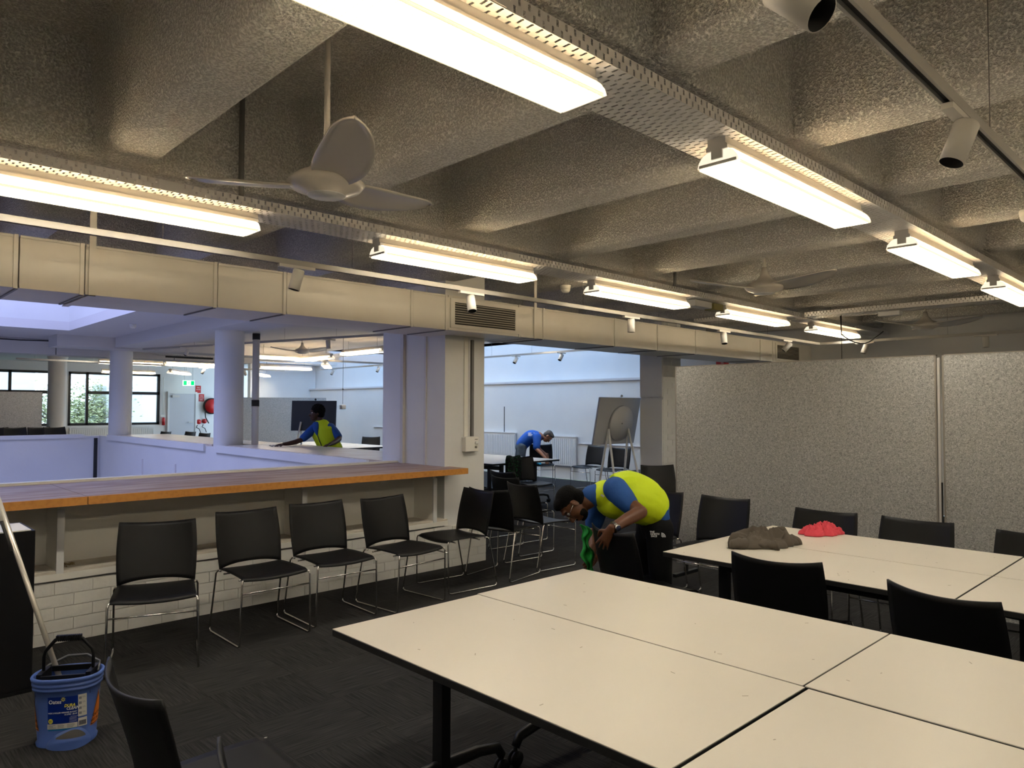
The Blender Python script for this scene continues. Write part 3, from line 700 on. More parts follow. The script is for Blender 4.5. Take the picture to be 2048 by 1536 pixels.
CH = [(1.577,4.837,-110,'black chair left in the wall row, right behind the mop bucket',g1),
 (2.33,4.935,-91,'black chair second from the left in the wall row',g1),
 (2.915,4.98,-92,'black chair third from the left in the wall row, small scratches on its back',g1),
 (3.53,4.91,-85,'black chair fourth in the wall row, under the counter end',g1),
 (4.17,5.08,176,'black chair seen side-on before the square pillar, facing left',g4),
 (4.86,5.10,12,'black chair back-to-back with the side-on chair, facing right',g4),
 (5.43,5.15,-4,'black chair facing right nearest the green cloth, its whole seat visible',g4),
 (5.80,5.79,-3,'black chair facing right, middle of the three staggered seats',g4),
 (6.26,6.32,-3,'black chair facing right, rear of the three staggered seats',g4),
 (7.9,7.72,262,'black chair with a patterned dark cloth over its back',g4),
 (10.70,10.19,228,'black chair being wiped by the man in the blue shirt',g3),
 (10.95,9.2,180,'black chair by the light wall, left of the easel',g3),
 (10.78,8.45,188,'black chair by the light wall, behind the easel legs',g3),
 (10.9,7.78,180,'black chair by the light wall, half hidden by the brick pillar',g3),
 (7.93,5.36,235,'black chair standing alone just left of the felt partition',g2),
 (5.33,3.84,180,'black chair half hidden behind the bent man, against the partition',g2),
 (5.33,3.20,180,'black chair against the partition, left of the far table end',g2),
 (5.14,2.27,180,'black chair behind the pink cloth',g2),
 (5.16,1.67,178,'black chair behind the far table, left of the partition gap',g2),
 (5.08,.95,180,'black chair behind the far table at the right edge',g2),
 (3.84,1.78,8,'black chair between the table blocks, back to the viewer, middle',g2),
 (3.69,.89,-11,'black chair between the table blocks, back to the viewer, right',g2),
 (3.92,2.77,-17,'black chair whose back the bent man is wiping',g2),
 (.962,2.21,0,'black chair at the lower left, curved back beside the blue bucket',g2),
 (.985,1.45,0,'black chair at the bottom edge, only its back tip visible',g2),
 (10.15,15.7,225,'black chair at the blue-lit wall left of the square pillar, first',g3),
 (10.45,14.95,225,'black chair at the blue-lit wall touching the square pillar edge',g3),
 (7.55,23.2,200,'black chair with blue sheen below the exit door, left',g3),
 (8.1,22.7,200,'black chair with blue sheen below the exit door, right',g3),
 (7.95,21.2,200,'black chair at the hose reel, left one',g3),
 (8.5,20.75,200,'black chair at the hose reel, right one',g3)]
for k, (x, y, a, lb, g) in enumerate(CH):
    if k == 0: ch.location = (x,y,0); ch.rotation_euler = (0,0,R_(a)); ch['label'] = lb; ch['group'] = g
    else: dup(ch, lb, (x,y,0), R_(a), g)
for k, (x, y, lb) in enumerate([(2.98,19.2,'dark chair back over the far parapet at the left edge'),(3.30,19.1,'dark chair back over the far parapet, second from left'),(3.74,19.0,'dark chair back over the far parapet before the third column, left'),(4.02,18.9,'dark chair back over the far parapet before the third column, right')]):
    dup(ch, lb, (x,y,.06), R_(-80), 'chairs stacked behind the far parapet').location.z = 0
    o = dup(ch, lb.replace('dark chair back','upper dark chair of a stack'), (x+.03,y-.06,.29), R_(-80), 'chairs stacked behind the far parapet')

# ---------------- black cabinet, bucket, mop
cb = thing('black_cabinet', 'tall black cabinet with a light top at the left edge', 'cabinet', (.47,4.96,0))
bevel(MB().box((-.46,-.13,.02),(.46,.27,.90)).obj('body', m_blackw, cb), .003)
MB().box((-.46,-.13,.0),(.46,.27,.02)).obj('plinth', m_blackw, cb)
MB().box((-.40,-.125,.9005),(.44,.2,.906)).obj('top', m_cream, cb)

m_bucket = mat('blue_plastic', (0.075,0.14,0.43), .42, spec=.4)
bk = thing('mop_bucket', 'blue oval mop bucket with black wringer, bottom left', 'bucket', (.925,4.03,0), R_(-31)); bk.scale = (.86,.86,1)
def bprof(z):      # half-lengths of the oval at height z
    k = z/.33; return .140+.024*k, .100+.022*k
def ov(th, a, b):  # superellipse
    c, s = math.cos(th), math.sin(th); e = 2/2.5
    return (a*math.copysign(abs(c)**e, c), b*math.copysign(abs(s)**e, s))
def bshell(zs, off=0, n=56):
    mb = MB(); vs = []
    for z in zs:
        zz, e = z if isinstance(z, tuple) else (z, 0)
        a, b = bprof(zz)
        vs += [(*ov(2*PI*k/n, a+off+e, b+off+e), zz) for k in range(n)]
    m_ = len(zs)
    mb.add(vs, [(i*n+k, i*n+(k+1) % n, (i+1)*n+(k+1) % n, (i+1)*n+k) for i in range(m_-1) for k in range(n)], True); return mb, n
mb, n = bshell([(0,.006),(.012,.008),(.02,0),.1,.2,(.262,0),(.264,.010),(.272,.010),(.274,.004),(.282,.004),(.284,.012),(.292,.012),(.294,.005),(.303,.005),(.305,.014),(.316,.016),(.322,.012),(.322,.002),(.30,-.004),(.2,-.004),(.04,-.004)])
mb.add([(0,0,.03)]+[(*ov(2*PI*k/n, bprof(.04)[0]-.004, bprof(.04)[1]-.004), .04) for k in range(n)], [(0,1+k,1+(k+1) % n) for k in range(n)])
mb.add([(0,0,0)]+[(*ov(2*PI*k/n, .146, .106), 0.0) for k in range(n)], [(0,1+(k+1) % n,1+k) for k in range(n)])
mb.obj('bucket_body', m_bucket, bk)
def step(u, v):   # moulded foot step at the front right
    a = -PI/2-.42+1.62*u
    A, B = bprof(.02); x, y = ov(a, A+.004, B+.004)
    bulge = math.sin(PI*u)**.8
    if v < .5: t = v*2; return (x*(1+.0*t)+.02*bulge*t*0, y-.048*bulge*t, .075*bulge*(1-t*.55)+.012)
    t = (v-.5)*2; return (x, y-.048*bulge, (.075*bulge*.45+.012)*(1-t)+.0*t)
MB().grid(step, 24, 8).obj('foot_step', m_bucket, bk)
def patch(u, v):
    a_ = 2*PI*v; p = step(.52+.30*u*math.cos(a_), .27+.17*u*math.sin(a_)); return (p[0]*1.006, p[1]*1.006-.001, p[2]+.0015)
MB().grid(patch, 5, 24).obj('grip_patch', mat('grip_pad', (0.09,0.085,0.08), .9, bump=(400,1,.003)), bk)
wr = MB()
for y in (-.052,.052): wr.cyl((-.11,y,.262),(.11,y,.262),.024,12)
wr.box((-.135,-.075,.235),(-.11,.075,.335)).box((.11,-.075,.235),(.135,.075,.335)).box((-.11,-.09,.305),(.11,-.078,.33)).box((-.11,.078,.305),(.11,.09,.33))
wr.obj('wringer', m_black, bk)
hd = MB(); hd.tube([(-.125,0,.29),(-.125,0,.40),(-.118,0,.425),(-.07,0,.475),(-.06,0,.48),(.06,0,.48),(.07,0,.475),(.118,0,.425),(.125,0,.40),(.125,0,.29)], .009, 8)
hd.obj('wringer_handle', m_black, bk)
hd = MB()
for k in range(13): hd.box((-.06+k*.01-.003,-.012,.47),(-.06+k*.01+.003,.012,.497))
hd.obj('handle_grip', m_black, bk)
MB().tube([(-.15,.0,.318),(-.13,.10,.335),(-.05,.145,.36),(.05,.145,.36),(.13,.10,.335),(.15,0,.318)], .006, 6).obj('bail_handle', mat('grey_plastic', (0.10,0.10,0.11), .5), bk)
# label stickers wrapped on the shell: s runs right along the front, z up
def wrap(s, z, off):
    a, b = bprof(z); x = s; X = min(.999, abs(x)/(a+off)); y = -(b+off)*(1-X**2.5)**(1/2.5)
    return (x, y, z)
def sticker(nm, s0, s1, z0, z1, m, off=.0012, par=None):
    return MB().grid(lambda u, v: wrap(s0+(s1-s0)*u, z0+(z1-z0)*v, off), 14, 6).obj(nm, m, par or bk)
def wtext(txt, s, z, size, m, par, off=.0030, **kw):
    vs, fs = text_mesh(txt, size, **kw)
    mb = MB(); mb.add([wrap(s+v[0], z+v[1], off) for v in vs], fs); return mb.obj('lettering', m, par)
m_lb = mat('label_blue', (0.0,0.02,0.22), .35); m_lw = mat('label_white', (0.62,0.60,0.55), .4); m_ly = mat('label_yellow', (0.80,0.72,0.08), .4); m_lt = mat('label_teal', (0.0,0.14,0.36), .4); m_lo = mat('label_orange', (0.75,0.20,0.02), .45); m_lg = mat('label_print', (0.25,0.25,0.27), .6)
lab = sticker('front_label', -.062, .085, .112, .238, m_lb)
sticker('label_strip', -.064, .082, .088, .112, m_lw, .0014, lab); sticker('label_strip', -.060, .082, .080, .088, m_lt, .0014, lab)
sticker('label_strip', .085, .122, .136, .240, m_lw, .0014, lab); sticker('label_strip', .085, .122, .088, .128, m_lw, .0014, lab)
wtext('Oates', -.057, .208, .026, m_whitep, lab, bold=.0004)
mb = MB()
for k in range(7):
    a = k*2*PI/7+.3; c, s_ = math.cos(a), math.sin(a)
    q = [(.003,-.0012),(.010,-.0022),(.011,.0),(.010,.0022),(.003,.0012)]
    mb.add([wrap(.0155+x*c-y*s_, .2265+x*s_+y*c, .003) for x, y in q], [(0,1,2,3,4)])
mb.obj('emblem', m_ly, lab)
wtext('DURA', .020, .190, .019, m_ly, lab, shear=.25, bold=.0007); wtext('CLEAN', .030, .176, .019, m_whitep, lab, shear=.25, bold=.0006)
wtext('WIDE 2 ROLLER WRINGER BUCKET', .080, .161, .0088, m_whitep, lab, align='RIGHT', shear=.2, bold=.0002)
wtext('15 LITRE - BLUE', .080, .151, .0088, m_whitep, lab, align='RIGHT', shear=.2, bold=.0002)
MB().add([wrap(-.047,.126,.0026)]+[wrap(-.047+.0115*math.cos(k*PI/10), .126+.0115*math.sin(k*PI/10), .0026) for k in range(20)], [(0,1+k,1+(k+1) % 20) for k in range(20)]).obj('badge', m_ly, lab)
wtext('HEAVY', -.047, .127, .0055, m_navy, lab, align='CENTER', off=.0034, bold=.0002); wtext('DUTY', -.047, .121, .0055, m_navy, lab, align='CENTER', off=.0034, bold=.0002)
mb = MB(); rr = random.Random(2)
def line(s0, z, L, h=.0013): mb.grid(lambda u, v: wrap(s0+L*u, z+h*v, .0028), 3, 1)
for c0 in (-.058,-.012,.034):
    for k in range(6): line(c0, .092+k*.003, .038*rr.uniform(.6,1))
for k in range(4):
    line(.104, .146+k*.024+.006, .014); line(.104, .150+k*.024+.006, .012); line(.089, .146+k*.024, .012, .012)
mb.obj('fine_print', m_lg, lab)['kind'] = 'stuff'
mb = MB()
for k in range(14): line(.090+k*.0021, .094, .001 if k % 3 else .0016, .022)
mb.obj('barcode', m_navy, lab)
mb = MB()
for k in range(5): line(.045+.006*rr.random()*k/2, .118+k*.006, .034, .001)
mb.obj('fine_print', m_whitep, lab)['kind'] = 'stuff'
def tri(s_c, z0_, w_, h_, m, off):
    pts = []
    for k in range(13): pts.append((s_c-w_/2+w_*k/12, z0_))
    for k in range(1, 13): pts.append((s_c+w_/2-w_/2*k/12, z0_+h_*k/12))
    for k in range(1, 12): pts.append((s_c-w_/2*k/12, z0_+h_-h_*k/12))
    return pts
def wrapA(th, z, off): a, b = bprof(z); return (*ov(th, a+off, b+off), z)
for c_ in (-PI*.90, -.04):
    par = None
    for m_, sc, off in ((m_lo,1.0,.0012),(m_dark,.94,.0018),(m_lo,.86,.0024)):
        mb = MB(); W, H = .9*sc, .155*sc; zc = .075+.155/3
        def P(u, v):
            z = zc-H/3+H*v; return wrapA(c_+(u-.5)*W*(1-v), z, off)
        o = mb.grid(P, 12, 12).obj('caution_triangle', m_, par or bk); par = par or o
    for row, (tx_, sz, zz) in enumerate((('CAUTION',.018,.115),('WET FLOOR',.018,.092))):
        vs, fs = text_mesh(tx_, sz, align='CENTER', bold=.0004)
        a0 = .14
        MB().add([wrapA(c_+v[0]/.115, zz+v[1], .0034) for v in vs], fs).obj('lettering', m_dark, par)
mp_ = thing('mop', 'mop with pale aluminium handle standing in the bucket', 'mop', (.95,4.04,.10))
B0, B1 = Vector((0,0,0.0)), Vector((-.285,.60,1.20)); dd = (B1-B0)
MB().tube([B0+dd*.06, B1], .0125, 14).obj('handle', mat('brushed_aluminium', (0.72,0.68,0.60), .32, .55), mp_)
MB().tube([B0+dd*.64+Vector((-.018,0,0)), B0+dd*.76+Vector((-.018,0,0))], .0075, 8).obj('handle_clip', m_dark, mp_)
MB().tube([B0+dd*.76+Vector((-.013,0,0)), B0+dd*.84+Vector((-.013,0,0))], .010, 8).obj('handle_tag', m_lw, mp_)
mb = MB(); rr = random.Random(8)
for k in range(40):
    a = rr.uniform(0,2*PI); r = rr.uniform(.01,.05)
    mb.tube([B0+dd*.07, B0+Vector((r*.5*math.cos(a), r*.5*math.sin(a), .03)), B0+Vector((r*math.cos(a), r*math.sin(a), -.045))], .004, 5)
o = mb.obj('mop_strands', m_lw, mp_); o['kind'] = 'stuff'

# ---------------- cloths
def crumple(nm, lb, loc, outline, h, seed, m, nn=70, rz=0, folds=10):
    rr = random.Random(seed); ox, oy = rr.uniform(0,50), rr.uniform(0,50)
    t = tag(MB().grid(lambda u, v: _cr(u, v, outline, h, ox, oy, folds), nn, nn).obj(nm, m, loc=loc, rot=(0,0,rz)), lb, 'cloth'); solid(t, .003, 1)
    return t
def _cr(u, v, outline, h, ox, oy, fr):
    a, r = 2*PI*v, u**.85
    R = outline(a); x, y = R*r*math.cos(a), R*r*math.sin(a)*.70
    q = Vector((x*fr+ox, y*fr+oy, 0)); w1 = noise.noise_vector(q*.45); w2 = noise.noise_vector(q*1.1+Vector((7,3,1)))
    r1 = 1-min(1, abs(noise.noise(Vector((q.x*.40+w1.x*1.2, q.y*.85+w1.y*1.2, 3))))*3.0)
    r2 = 1-min(1, abs(noise.noise(Vector((q.x*1.2+w2.x*1.3, q.y*.7+w2.y*1.3, 9))))*3.2)
    big = .5+.5*noise.noise(Vector((x*fr*.22+oy, y*fr*.22+ox, 5)))*1.6
    body = (1-r**2.6)**.55 if r < 1 else 0
    z = h*body*(.18+.50*big+.42*r1+.14*r2)+.002
    return (x+(w1.x*.25+w2.y*.10)*R*.5*body, y+(w1.y*.25+w2.x*.10)*R*.5*body, z)
m_jk = mat('grey_jacket_fabric', (0.105,0.088,0.070), .85, spec=.15, bump=(60,.2,.004))
jk = crumple('jacket', 'crumpled grey-brown jacket heaped on the far table', (4.36,2.22,.732), lambda a: .20+.035*math.sin(3*a+1)+.02*math.sin(5*a)+.012*math.sin(11*a), .125, 4, m_jk, 110, R_(-45), 9); jk['category'] = 'jacket'
def sleeve(u, v):
    x = -.15+.30*u; a = 2*PI*v; r = .034+.010*math.sin(7*u)+.006*math.sin(17*u+3)
    y = .03*math.sin(3*u)+r*1.35*math.cos(a); z = max(.001, .026+r*.8*math.sin(a)+.01*noise.noise((u*12, v*6, 2)))
    if u < .04 or u > .96: y *= .5; z *= .6
    return (x, y, z)
MB().grid(sleeve, 40, 18).obj('sleeve', m_jk, jk, (-.10,-.135,0), (0,0,R_(-8)))
m_pk = mat('pink_cloth', (0.72,0.07,0.10), .9, bump=(220,.4,.002))
pk = crumple('cleaning_cloth', 'small crumpled pink cloth on the far table', (5.0,2.12,.732), lambda a: .12+.03*math.sin(2*a+.5)+.02*math.sin(5*a)+.012*math.sin(9*a), .085, 21, m_pk, 90, R_(-45), 30)
MB().box((-.010,-.007,0),(.010,.007,.001)).obj('care_tag', m_lw, pk, (-.045,-.03,.045), (.6,.2,.3))

# ---------------- people
VOX = .009
def fuse(parts, name, m, parent, vox=VOX, sm=3):
    """parts: list of ('b',(centre),(radii)[,rotz,tilt]) / ('l',[points],[(ra,rb)],side)  -> one remeshed skin"""
    mb = MB()
    for p in parts:
        if p[0] == 'b':
            c, r = p[1], p[2]; rot = p[3] if len(p) > 3 else None
            t = MB().ball((0,0,0), r, 20, 14)
            M_ = (rot if rot else Matrix.Identity(3))
            mb.add([M_ @ Vector(v)+Vector(c) for v in t.v], t.f, True)
            for k in (0,):
                pass
        else:
            pts, rad = [Vector(q) for q in p[1]], p[2]; side = Vector(p[3]) if len(p) > 3 and p[3] else None
            n = 18; vs = []
            # smooth the path
            P2, R3 = [], []
            for i in range(len(pts)-1):
                p0 = pts[max(i-1,0)]; p1 = pts[i]; p2 = pts[i+1]; p3 = pts[min(i+2,len(pts)-1)]
                for s in range(4):
                    t_ = s/4; t2, t3 = t_*t_, t_**3
                    P2.append(.5*((2*p1)+(p2-p0)*t_+(2*p0-5*p1+4*p2-p3)*t2+(3*p1-p0-3*p2+p3)*t3))
                    ra = [a*(1-t_)+b*t_ for a, b in zip(rad[i] if isinstance(rad[i], tuple) else (rad[i],)*2, rad[i+1] if isinstance(rad[i+1], tuple) else (rad[i+1],)*2)]
                    R3.append(ra)
            P2.append(pts[-1]); R3.append(list(rad[-1] if isinstance(rad[-1], tuple) else (rad[-1],)*2))
            a = side.copy() if side else (P2[1]-P2[0]).orthogonal()
            # rounded ends
            d0 = (P2[0]-P2[1]).normalized(); d1 = (P2[-1]-P2[-2]).normalized()
            ex0 = [(P2[0]+d0*min(R3[0])*math.sin(t), [q*math.cos(t) for q in R3[0]]) for t in (1.45,1.1,.7,.35)]
            ex1 = [(P2[-1]+d1*min(R3[-1])*math.sin(t), [q*math.cos(t) for q in R3[-1]]) for t in (.35,.7,1.1,1.45)]
            P2 = [e[0] for e in ex0]+P2+[e[0] for e in ex1]; R3 = [e[1] for e in ex0]+R3+[e[1] for e in ex1]
            for i, q in enumerate(P2):
                d = (P2[min(i+1,len(P2)-1)]-P2[max(i-1,0)]).normalized()
                a = (a-d*a.dot(d)).normalized(); b = d.cross(a)
                for k in range(n):
                    th = 2*PI*k/n; vs.append(q+a*math.cos(th)*R3[i][0]+b*math.sin(th)*R3[i][1])
            m_ = len(P2)
            fs = [(i*n+k, i*n+(k+1) % n, (i+1)*n+(k+1) % n, (i+1)*n+k) for i in range(m_-1) for k in range(n)]
            fs += [tuple(range(n))[::-1], tuple(range((m_-1)*n, m_*n))]
            mb.add(vs, fs, True)
    o = mb.obj('tmp', m)
    r = o.modifiers.new('r', 'REMESH'); r.mode = 'VOXEL'; r.voxel_size = vox; r.use_smooth_shade = True
    if sm: s = o.modifiers.new('s', 'SMOOTH'); s.iterations = sm; s.factor = .5
    dg = bpy.context.evaluated_depsgraph_get(); dg.update()
    me = bpy.data.meshes.new_from_object(o.evaluated_get(dg)); me.name = name
    bpy.data.objects.remove(o)
    if not me.materials: me.materials.append(m)
    me.polygons.foreach_set('use_smooth', [True]*len(me.polygons))
    return put(name, me, parent)
def frame(up, face):
    up = Vector(up).normalized(); face = Vector(face); face = (face-up*face.dot(up)).normalized(); left = up.cross(face)
    return Matrix((face, left, up)).transposed()      # local x = face, y = left, z = up
def head_parts(c, Fm, s=1.0):
    P = lambda x, y, z: Fm @ Vector((x*s, y*s, z*s))+Vector(c)
    rr = lambda *a: tuple(q*s for q in a)
    p = [('b',P(-.008,0,.035),rr(.095,.076,.085),Fm),('b',P(.025,0,-.02),rr(.068,.064,.085),Fm),('b',P(.038,0,-.085),rr(.045,.045,.035),Fm),
         ('l',[P(.082,0,.02),P(.098,0,-.012),P(.108,0,-.033)],[.010*s,.012*s,.016*s]),('b',P(.095,0,-.038),rr(.014,.020,.010),Fm),
         ('b',P(.074,0,.042),rr(.026,.055,.014),Fm),('b',P(.083,0,-.066),rr(.014,.026,.008),Fm),('b',P(.081,0,-.078),rr(.014,.022,.008),Fm),
         ('b',P(.066,.030,-.022),rr(.022,.020,.022),Fm),('b',P(.066,-.030,-.022),rr(.022,.020,.022),Fm)]
    for q in (-1, 1):
        p.append(('b',P(-.005,q*.079,.0),rr(.020,.008,.032),frame(Fm @ Vector((.15,0,1)), Fm @ Vector((1,q*.5,0))) ))
    return p
def face_bits(c, Fm, s, par, msk):
    P = lambda x, y, z: Fm @ Vector((x*s, y*s, z*s))+Vector(c)
    e = MB()
    for q in (-1, 1): t = MB().ball((0,0,0), .0105*s, 12, 8); e.add([Vector(v)+P(.077,q*.031,.012) for v in t.v], t.f, True)
    e.obj('eyes', m_whitep, par)
    e = MB()
    for q in (-1, 1): t = MB().ball((0,0,0), .0070*s, 10, 6); e.add([Vector(v)+P(.083,q*.031,.012) for v in t.v], t.f, True)
    e.obj('irises', m_dark, par)
    e = MB()
    for q in (-1, 1): e.tube([P(.090,q*.012,.036),P(.088,q*.032,.042),P(.073,q*.052,.034)], .0042*s, 6)
    e.obj('eyebrows', m_hair, par)
    MB().tube([P(.088,-.022,-.071),P(.098,0,-.0715),P(.088,.022,-.071)], .0028*s, 6).obj('lips', mat('lips', (0.16,0.05,0.045), .5), par)
def hand_parts(wr, d, pn, L=.185, curl=.35, spread=.10, thumb=1):
    """wrist, direction to fingertips, palm normal; five separate fingers"""
    wr, d, pn = Vector(wr), Vector(d).normalized(), Vector(pn).normalized(); pn = (pn-d*pn.dot(d)).normalized(); sd = d.cross(pn)*thumb
    k = L/.185; out = [('l',[wr-d*.02, wr+d*.03*k, wr+d*.085*k],[(.027*k,.021*k),(.036*k,.018*k),(.040*k,.014*k)],sd)]
    for i, (off, ln) in enumerate(((.030,.072),(.010,.080),(-.010,.075),(-.029,.060))):
        b = wr+d*(.082*k)+sd*off*k; dirn = (d+sd*(off*spread*45*.1)).normalized(); q = [b-dirn*.02*k, b]
        a = 0; p_ = b; ln *= k
        for j, f in enumerate((.45,.30,.25)):
            a += curl*(.6 if j == 0 else 1); dd_ = dirn*math.cos(a)+pn*math.sin(a); p_ = p_+dd_*ln*f; q.append(p_)
        out.append(('l',q,[.0090*k,.0090*k,.0082*k,.0074*k,.0064*k]))
    b = wr+d*.022*k+sd*.030*k
    out.append(('l',[b-sd*.012*k, b+(d*.5+sd*.6+pn*.2).normalized()*.035*k, b+(d*.8+sd*.45+pn*.35).normalized()*.062*k, b+(d*.95+sd*.3+pn*.45).normalized()*.084*k],[.013*k,.0115*k,.010*k,.0085*k]))
    return out
RZ = yaw-PI/2      # people are modelled with local x = to the right of the view, local y = away from the viewer

# --- bent man in the yellow vest
p1 = thing('person', 'man in yellow vest and blue polo bending over a chair, wearing glasses and a watch', 'person', (4.25,2.95,0), RZ)
hc = (-.590,-.15,.948); HF = frame((-.93,-.02,.33), (-.30,-.16,-.93))
hp = head_parts(hc, HF, .98)
body = hp+[('l',[(-.50,-.15,.965),(-.44,-.14,1.0),(-.36,-.135,1.02)],[.056,.058,.066]),
  ('l',[(-.33,-.13,1.01),(-.20,-.12,1.01),(-.10,-.10,.95),(-.04,-.06,.86)],[(.13,.10),(.14,.10),(.13,.10),(.13,.08)],(0,1,0)),
  ('l',[(-.34,-.25,1.05),(-.27,-.345,1.0),(-.186,-.445,.938)],[.052,.048,.041]),
  ('l',[(-.186,-.445,.938),(-.28,-.50,.90),(-.390,-.565,.850)],[.043,.041,.027]),
  ('l',[(-.36,.02,.98),(-.41,.06,.87),(-.43,.07,.77)],[.05,.045,.04]),('l',[(-.43,.07,.77),(-.44,.0,.70),(-.45,-.08,.64)],[.038,.036,.026]),
  ('l',[(-.01,-.13,.80),(.0,-.13,.50),(.02,-.11,.10)],[.07,.05,.04]),('l',[(-.03,.02,.80),(-.09,.06,.50),(-.08,.10,.10)],[.07,.05,.04])]
body += hand_parts((-.395,-.572,.846), (-.42,.22,-.86), (.35,.9,.1), .17, .25, 1.7, -1)
body += hand_parts((-.452,-.09,.635), (-.25,-.45,-.75), (-.3,.3,-.3), .18, .45)
bo = fuse(body, 'body', m_skin_brown, p1, .0048, 2)
face_bits(hc, HF, .98, p1, m_skin_brown)
def hairp(c, Fm, s=1, top=.0, flat=1): 
    P = lambda x, y, z: Fm @ Vector((x*s, y*s, z*s))+Vector(c)
    return [('b',P(-.020,0,.052),(.098*s,.081*s,.082*s),Fm),('b',P(-.045,0,.0),(.066*s,.078*s,.075*s),Fm),('b',P(.03,0,.095),(.055*s,.06*s,.036*s),Fm)]
fuse(hairp(hc, HF, .98), 'hair', m_hair, p1, .007, 1)
P = lambda x, y, z: HF @ Vector((x*.98, y*.98, z*.98))+Vector(hc)
fuse([('b',P(.045,0,-.098),(.042,.043,.022),HF),('b',P(.03,.045,-.07),(.026,.014,.034),HF),('b',P(.03,-.045,-.07),(.026,.014,.034),HF),('b',P(.093,0,-.058),(.008,.026,.006),HF)], 'beard', m_hair, p1, .006, 1)
g = MB()
for q in (-1, 1):
    ring = [P(.102, q*.033+.024*math.cos(t), .008+.018*math.sin(t)) for t in [2*PI*k/16 for k in range(17)]]
    g.tube(ring, .0018, 6); g.tube([P(.102,q*.057,.012),P(.06,q*.080,.012),P(-.01,q*.084,.010)], .002, 6)
g.tube([P(.102,-.009,.012),P(.104,0,.014),P(.102,.009,.012)], .0018, 6); g.obj('glasses', m_chrome, p1)
shirt = [('l',[(-.40,-.137,1.012),(-.33,-.13,1.0),(-.22,-.12,1.015),(-.10,-.10,.965),(-.05,-.07,.92),(-.02,-.06,.86)],[(.085,.07),(.165,.120),(.175,.138),(.170,.135),(.160,.125),(.150,.085)],(0,1,0)),
  ('l',[(-.320,-.262,1.062),(-.280,-.325,1.015),(-.245,-.375,.972)],[.084,.076,.062]),('l',[(-.36,.02,.98),(-.40,.05,.88),(-.425,.065,.79)],[.085,.072,.064]),
  ('l',[(-.37,-.137,1.02),(-.462,-.14,1.003)],[.078,.074])]
fuse(shirt, 'polo_shirt', m_polo, p1, .009, 4)
vest = [('l',[(-.372,-.137,1.012),(-.33,-.13,.995),(-.22,-.12,1.0),(-.13,-.105,.970),(-.085,-.09,.945)],[(.125,.098),(.175,.146),(.192,.174),(.188,.168),(.176,.152)],(0,1,0))]
vo = fuse(vest, 'hi_vis_vest', m_vest, p1, .009, 4)
fuse([('l',[(-.035,-.06,.86),(-.01,-.055,.78)],[(.145,.105),(.150,.11)],(0,1,0)),('l',[(-.005,-.135,.78),(-.0,-.14,.50),(.02,-.11,.12)],[.098,.078,.066]),('l',[(-.03,.02,.78),(-.09,.06,.48),(-.08,.10,.12)],[.098,.076,.064])], 'trousers', m_trous, p1, .009, 4)
for q, (x, y) in enumerate(((.0,-.12),(-.10,.10))):
    fuse([('l',[(x+.04,y,.05),(x-.05,y-.005,.045),(x-.15,y-.01,.032)],[(.045,.045),(.046,.04),(.04,.028)],(0,1,0))], 'shoe', m_black, p1, .008, 2)
wt = MB(); w0 = Vector((-.370,-.555,.860)); wd = Vector((-.110,-.065,-.05)).normalized(); a_ = wd.orthogonal().normalized(); b_ = wd.cross(a_)
for k in range(26):
    t0 = 2*PI*k/26; c_ = w0+(a_*math.cos(t0)+b_*math.sin(t0))*.033; t_ = (-a_*math.sin(t0)+b_*math.cos(t0))
    wt.bar(c_-t_*.0036, c_+t_*.0036, .020, .004, (c_-w0))
wt.obj('watch_band', m_chrome, p1)
toward = Vector((.28,-.93,-.1)); toward = (toward-wd*toward.dot(wd)).normalized()
dc = MB().cyl(w0+toward*.030, w0+toward*.042, .021, 20).obj('watch_case', m_chrome, p1); MB().cyl(w0+toward*.042, w0+toward*.0432, .018, 20).obj('watch_dial', m_navy, p1)
# small white emblem on the trousers: three lines of lettering and an arched mark
mb = MB()
for k, tx_ in enumerate(('THE','NORTH','FACE')):
    vs, fs = text_mesh(tx_, .017, bold=.0004); mb.add([(.0+v[0]-.055+k*.004, 0, v[1]+.030-k*.014) for v in vs], fs)
for k in range(3):
    r0, r1 = .030-k*.009, .024-k*.009
    pts = [(.022+r*math.cos(t), 0, r*math.sin(t)) for r in (r0, r1) for t in [PI*.5*j/6 for j in range(7)]]
    mb.add(pts, [(j, j+1, 7+j+1, 7+j) for j in range(6)])
solid(mb.obj('trouser_logo', m_whitep, p1, (-.035,-.240,.742), (0,0,R_(4))), .001)
mb = MB(); mb.box((-.012,-.002,-.006),(.012,.002,.006)); mb.obj('shirt_badge', m_whitep, p1, (-.405,-.262,1.018), (.3,.5,.2))
# green cloth held at the chair back
def gc(u, v):
    x = -.03+.07*u+.012*math.sin(9*v+2*u)+.01*math.sin(17*v); z = .33*(1-v)-.02*u
    y = .02*math.sin(11*u+5*v)+.012*math.sin(23*v+u*4)-.02*math.sin(PI*v)
    w_ = .55+.45*abs(math.sin(2.3*PI*v+.6)); x = (x-.0)*w_
    return (x-.03*(1-v)**2, y, z)
gm = mat('green_cloth', (0.012,0.26,0.04), .9, bump=(200,.4,.003))
gcl = tag(solid(MB().grid(gc, 16, 46).obj('cleaning_cloth', gm, loc=(3.70,3.105,.50), rot=(0,0,RZ)), .004), 'green cloth hanging over the chair back under the bent man', 'cloth')

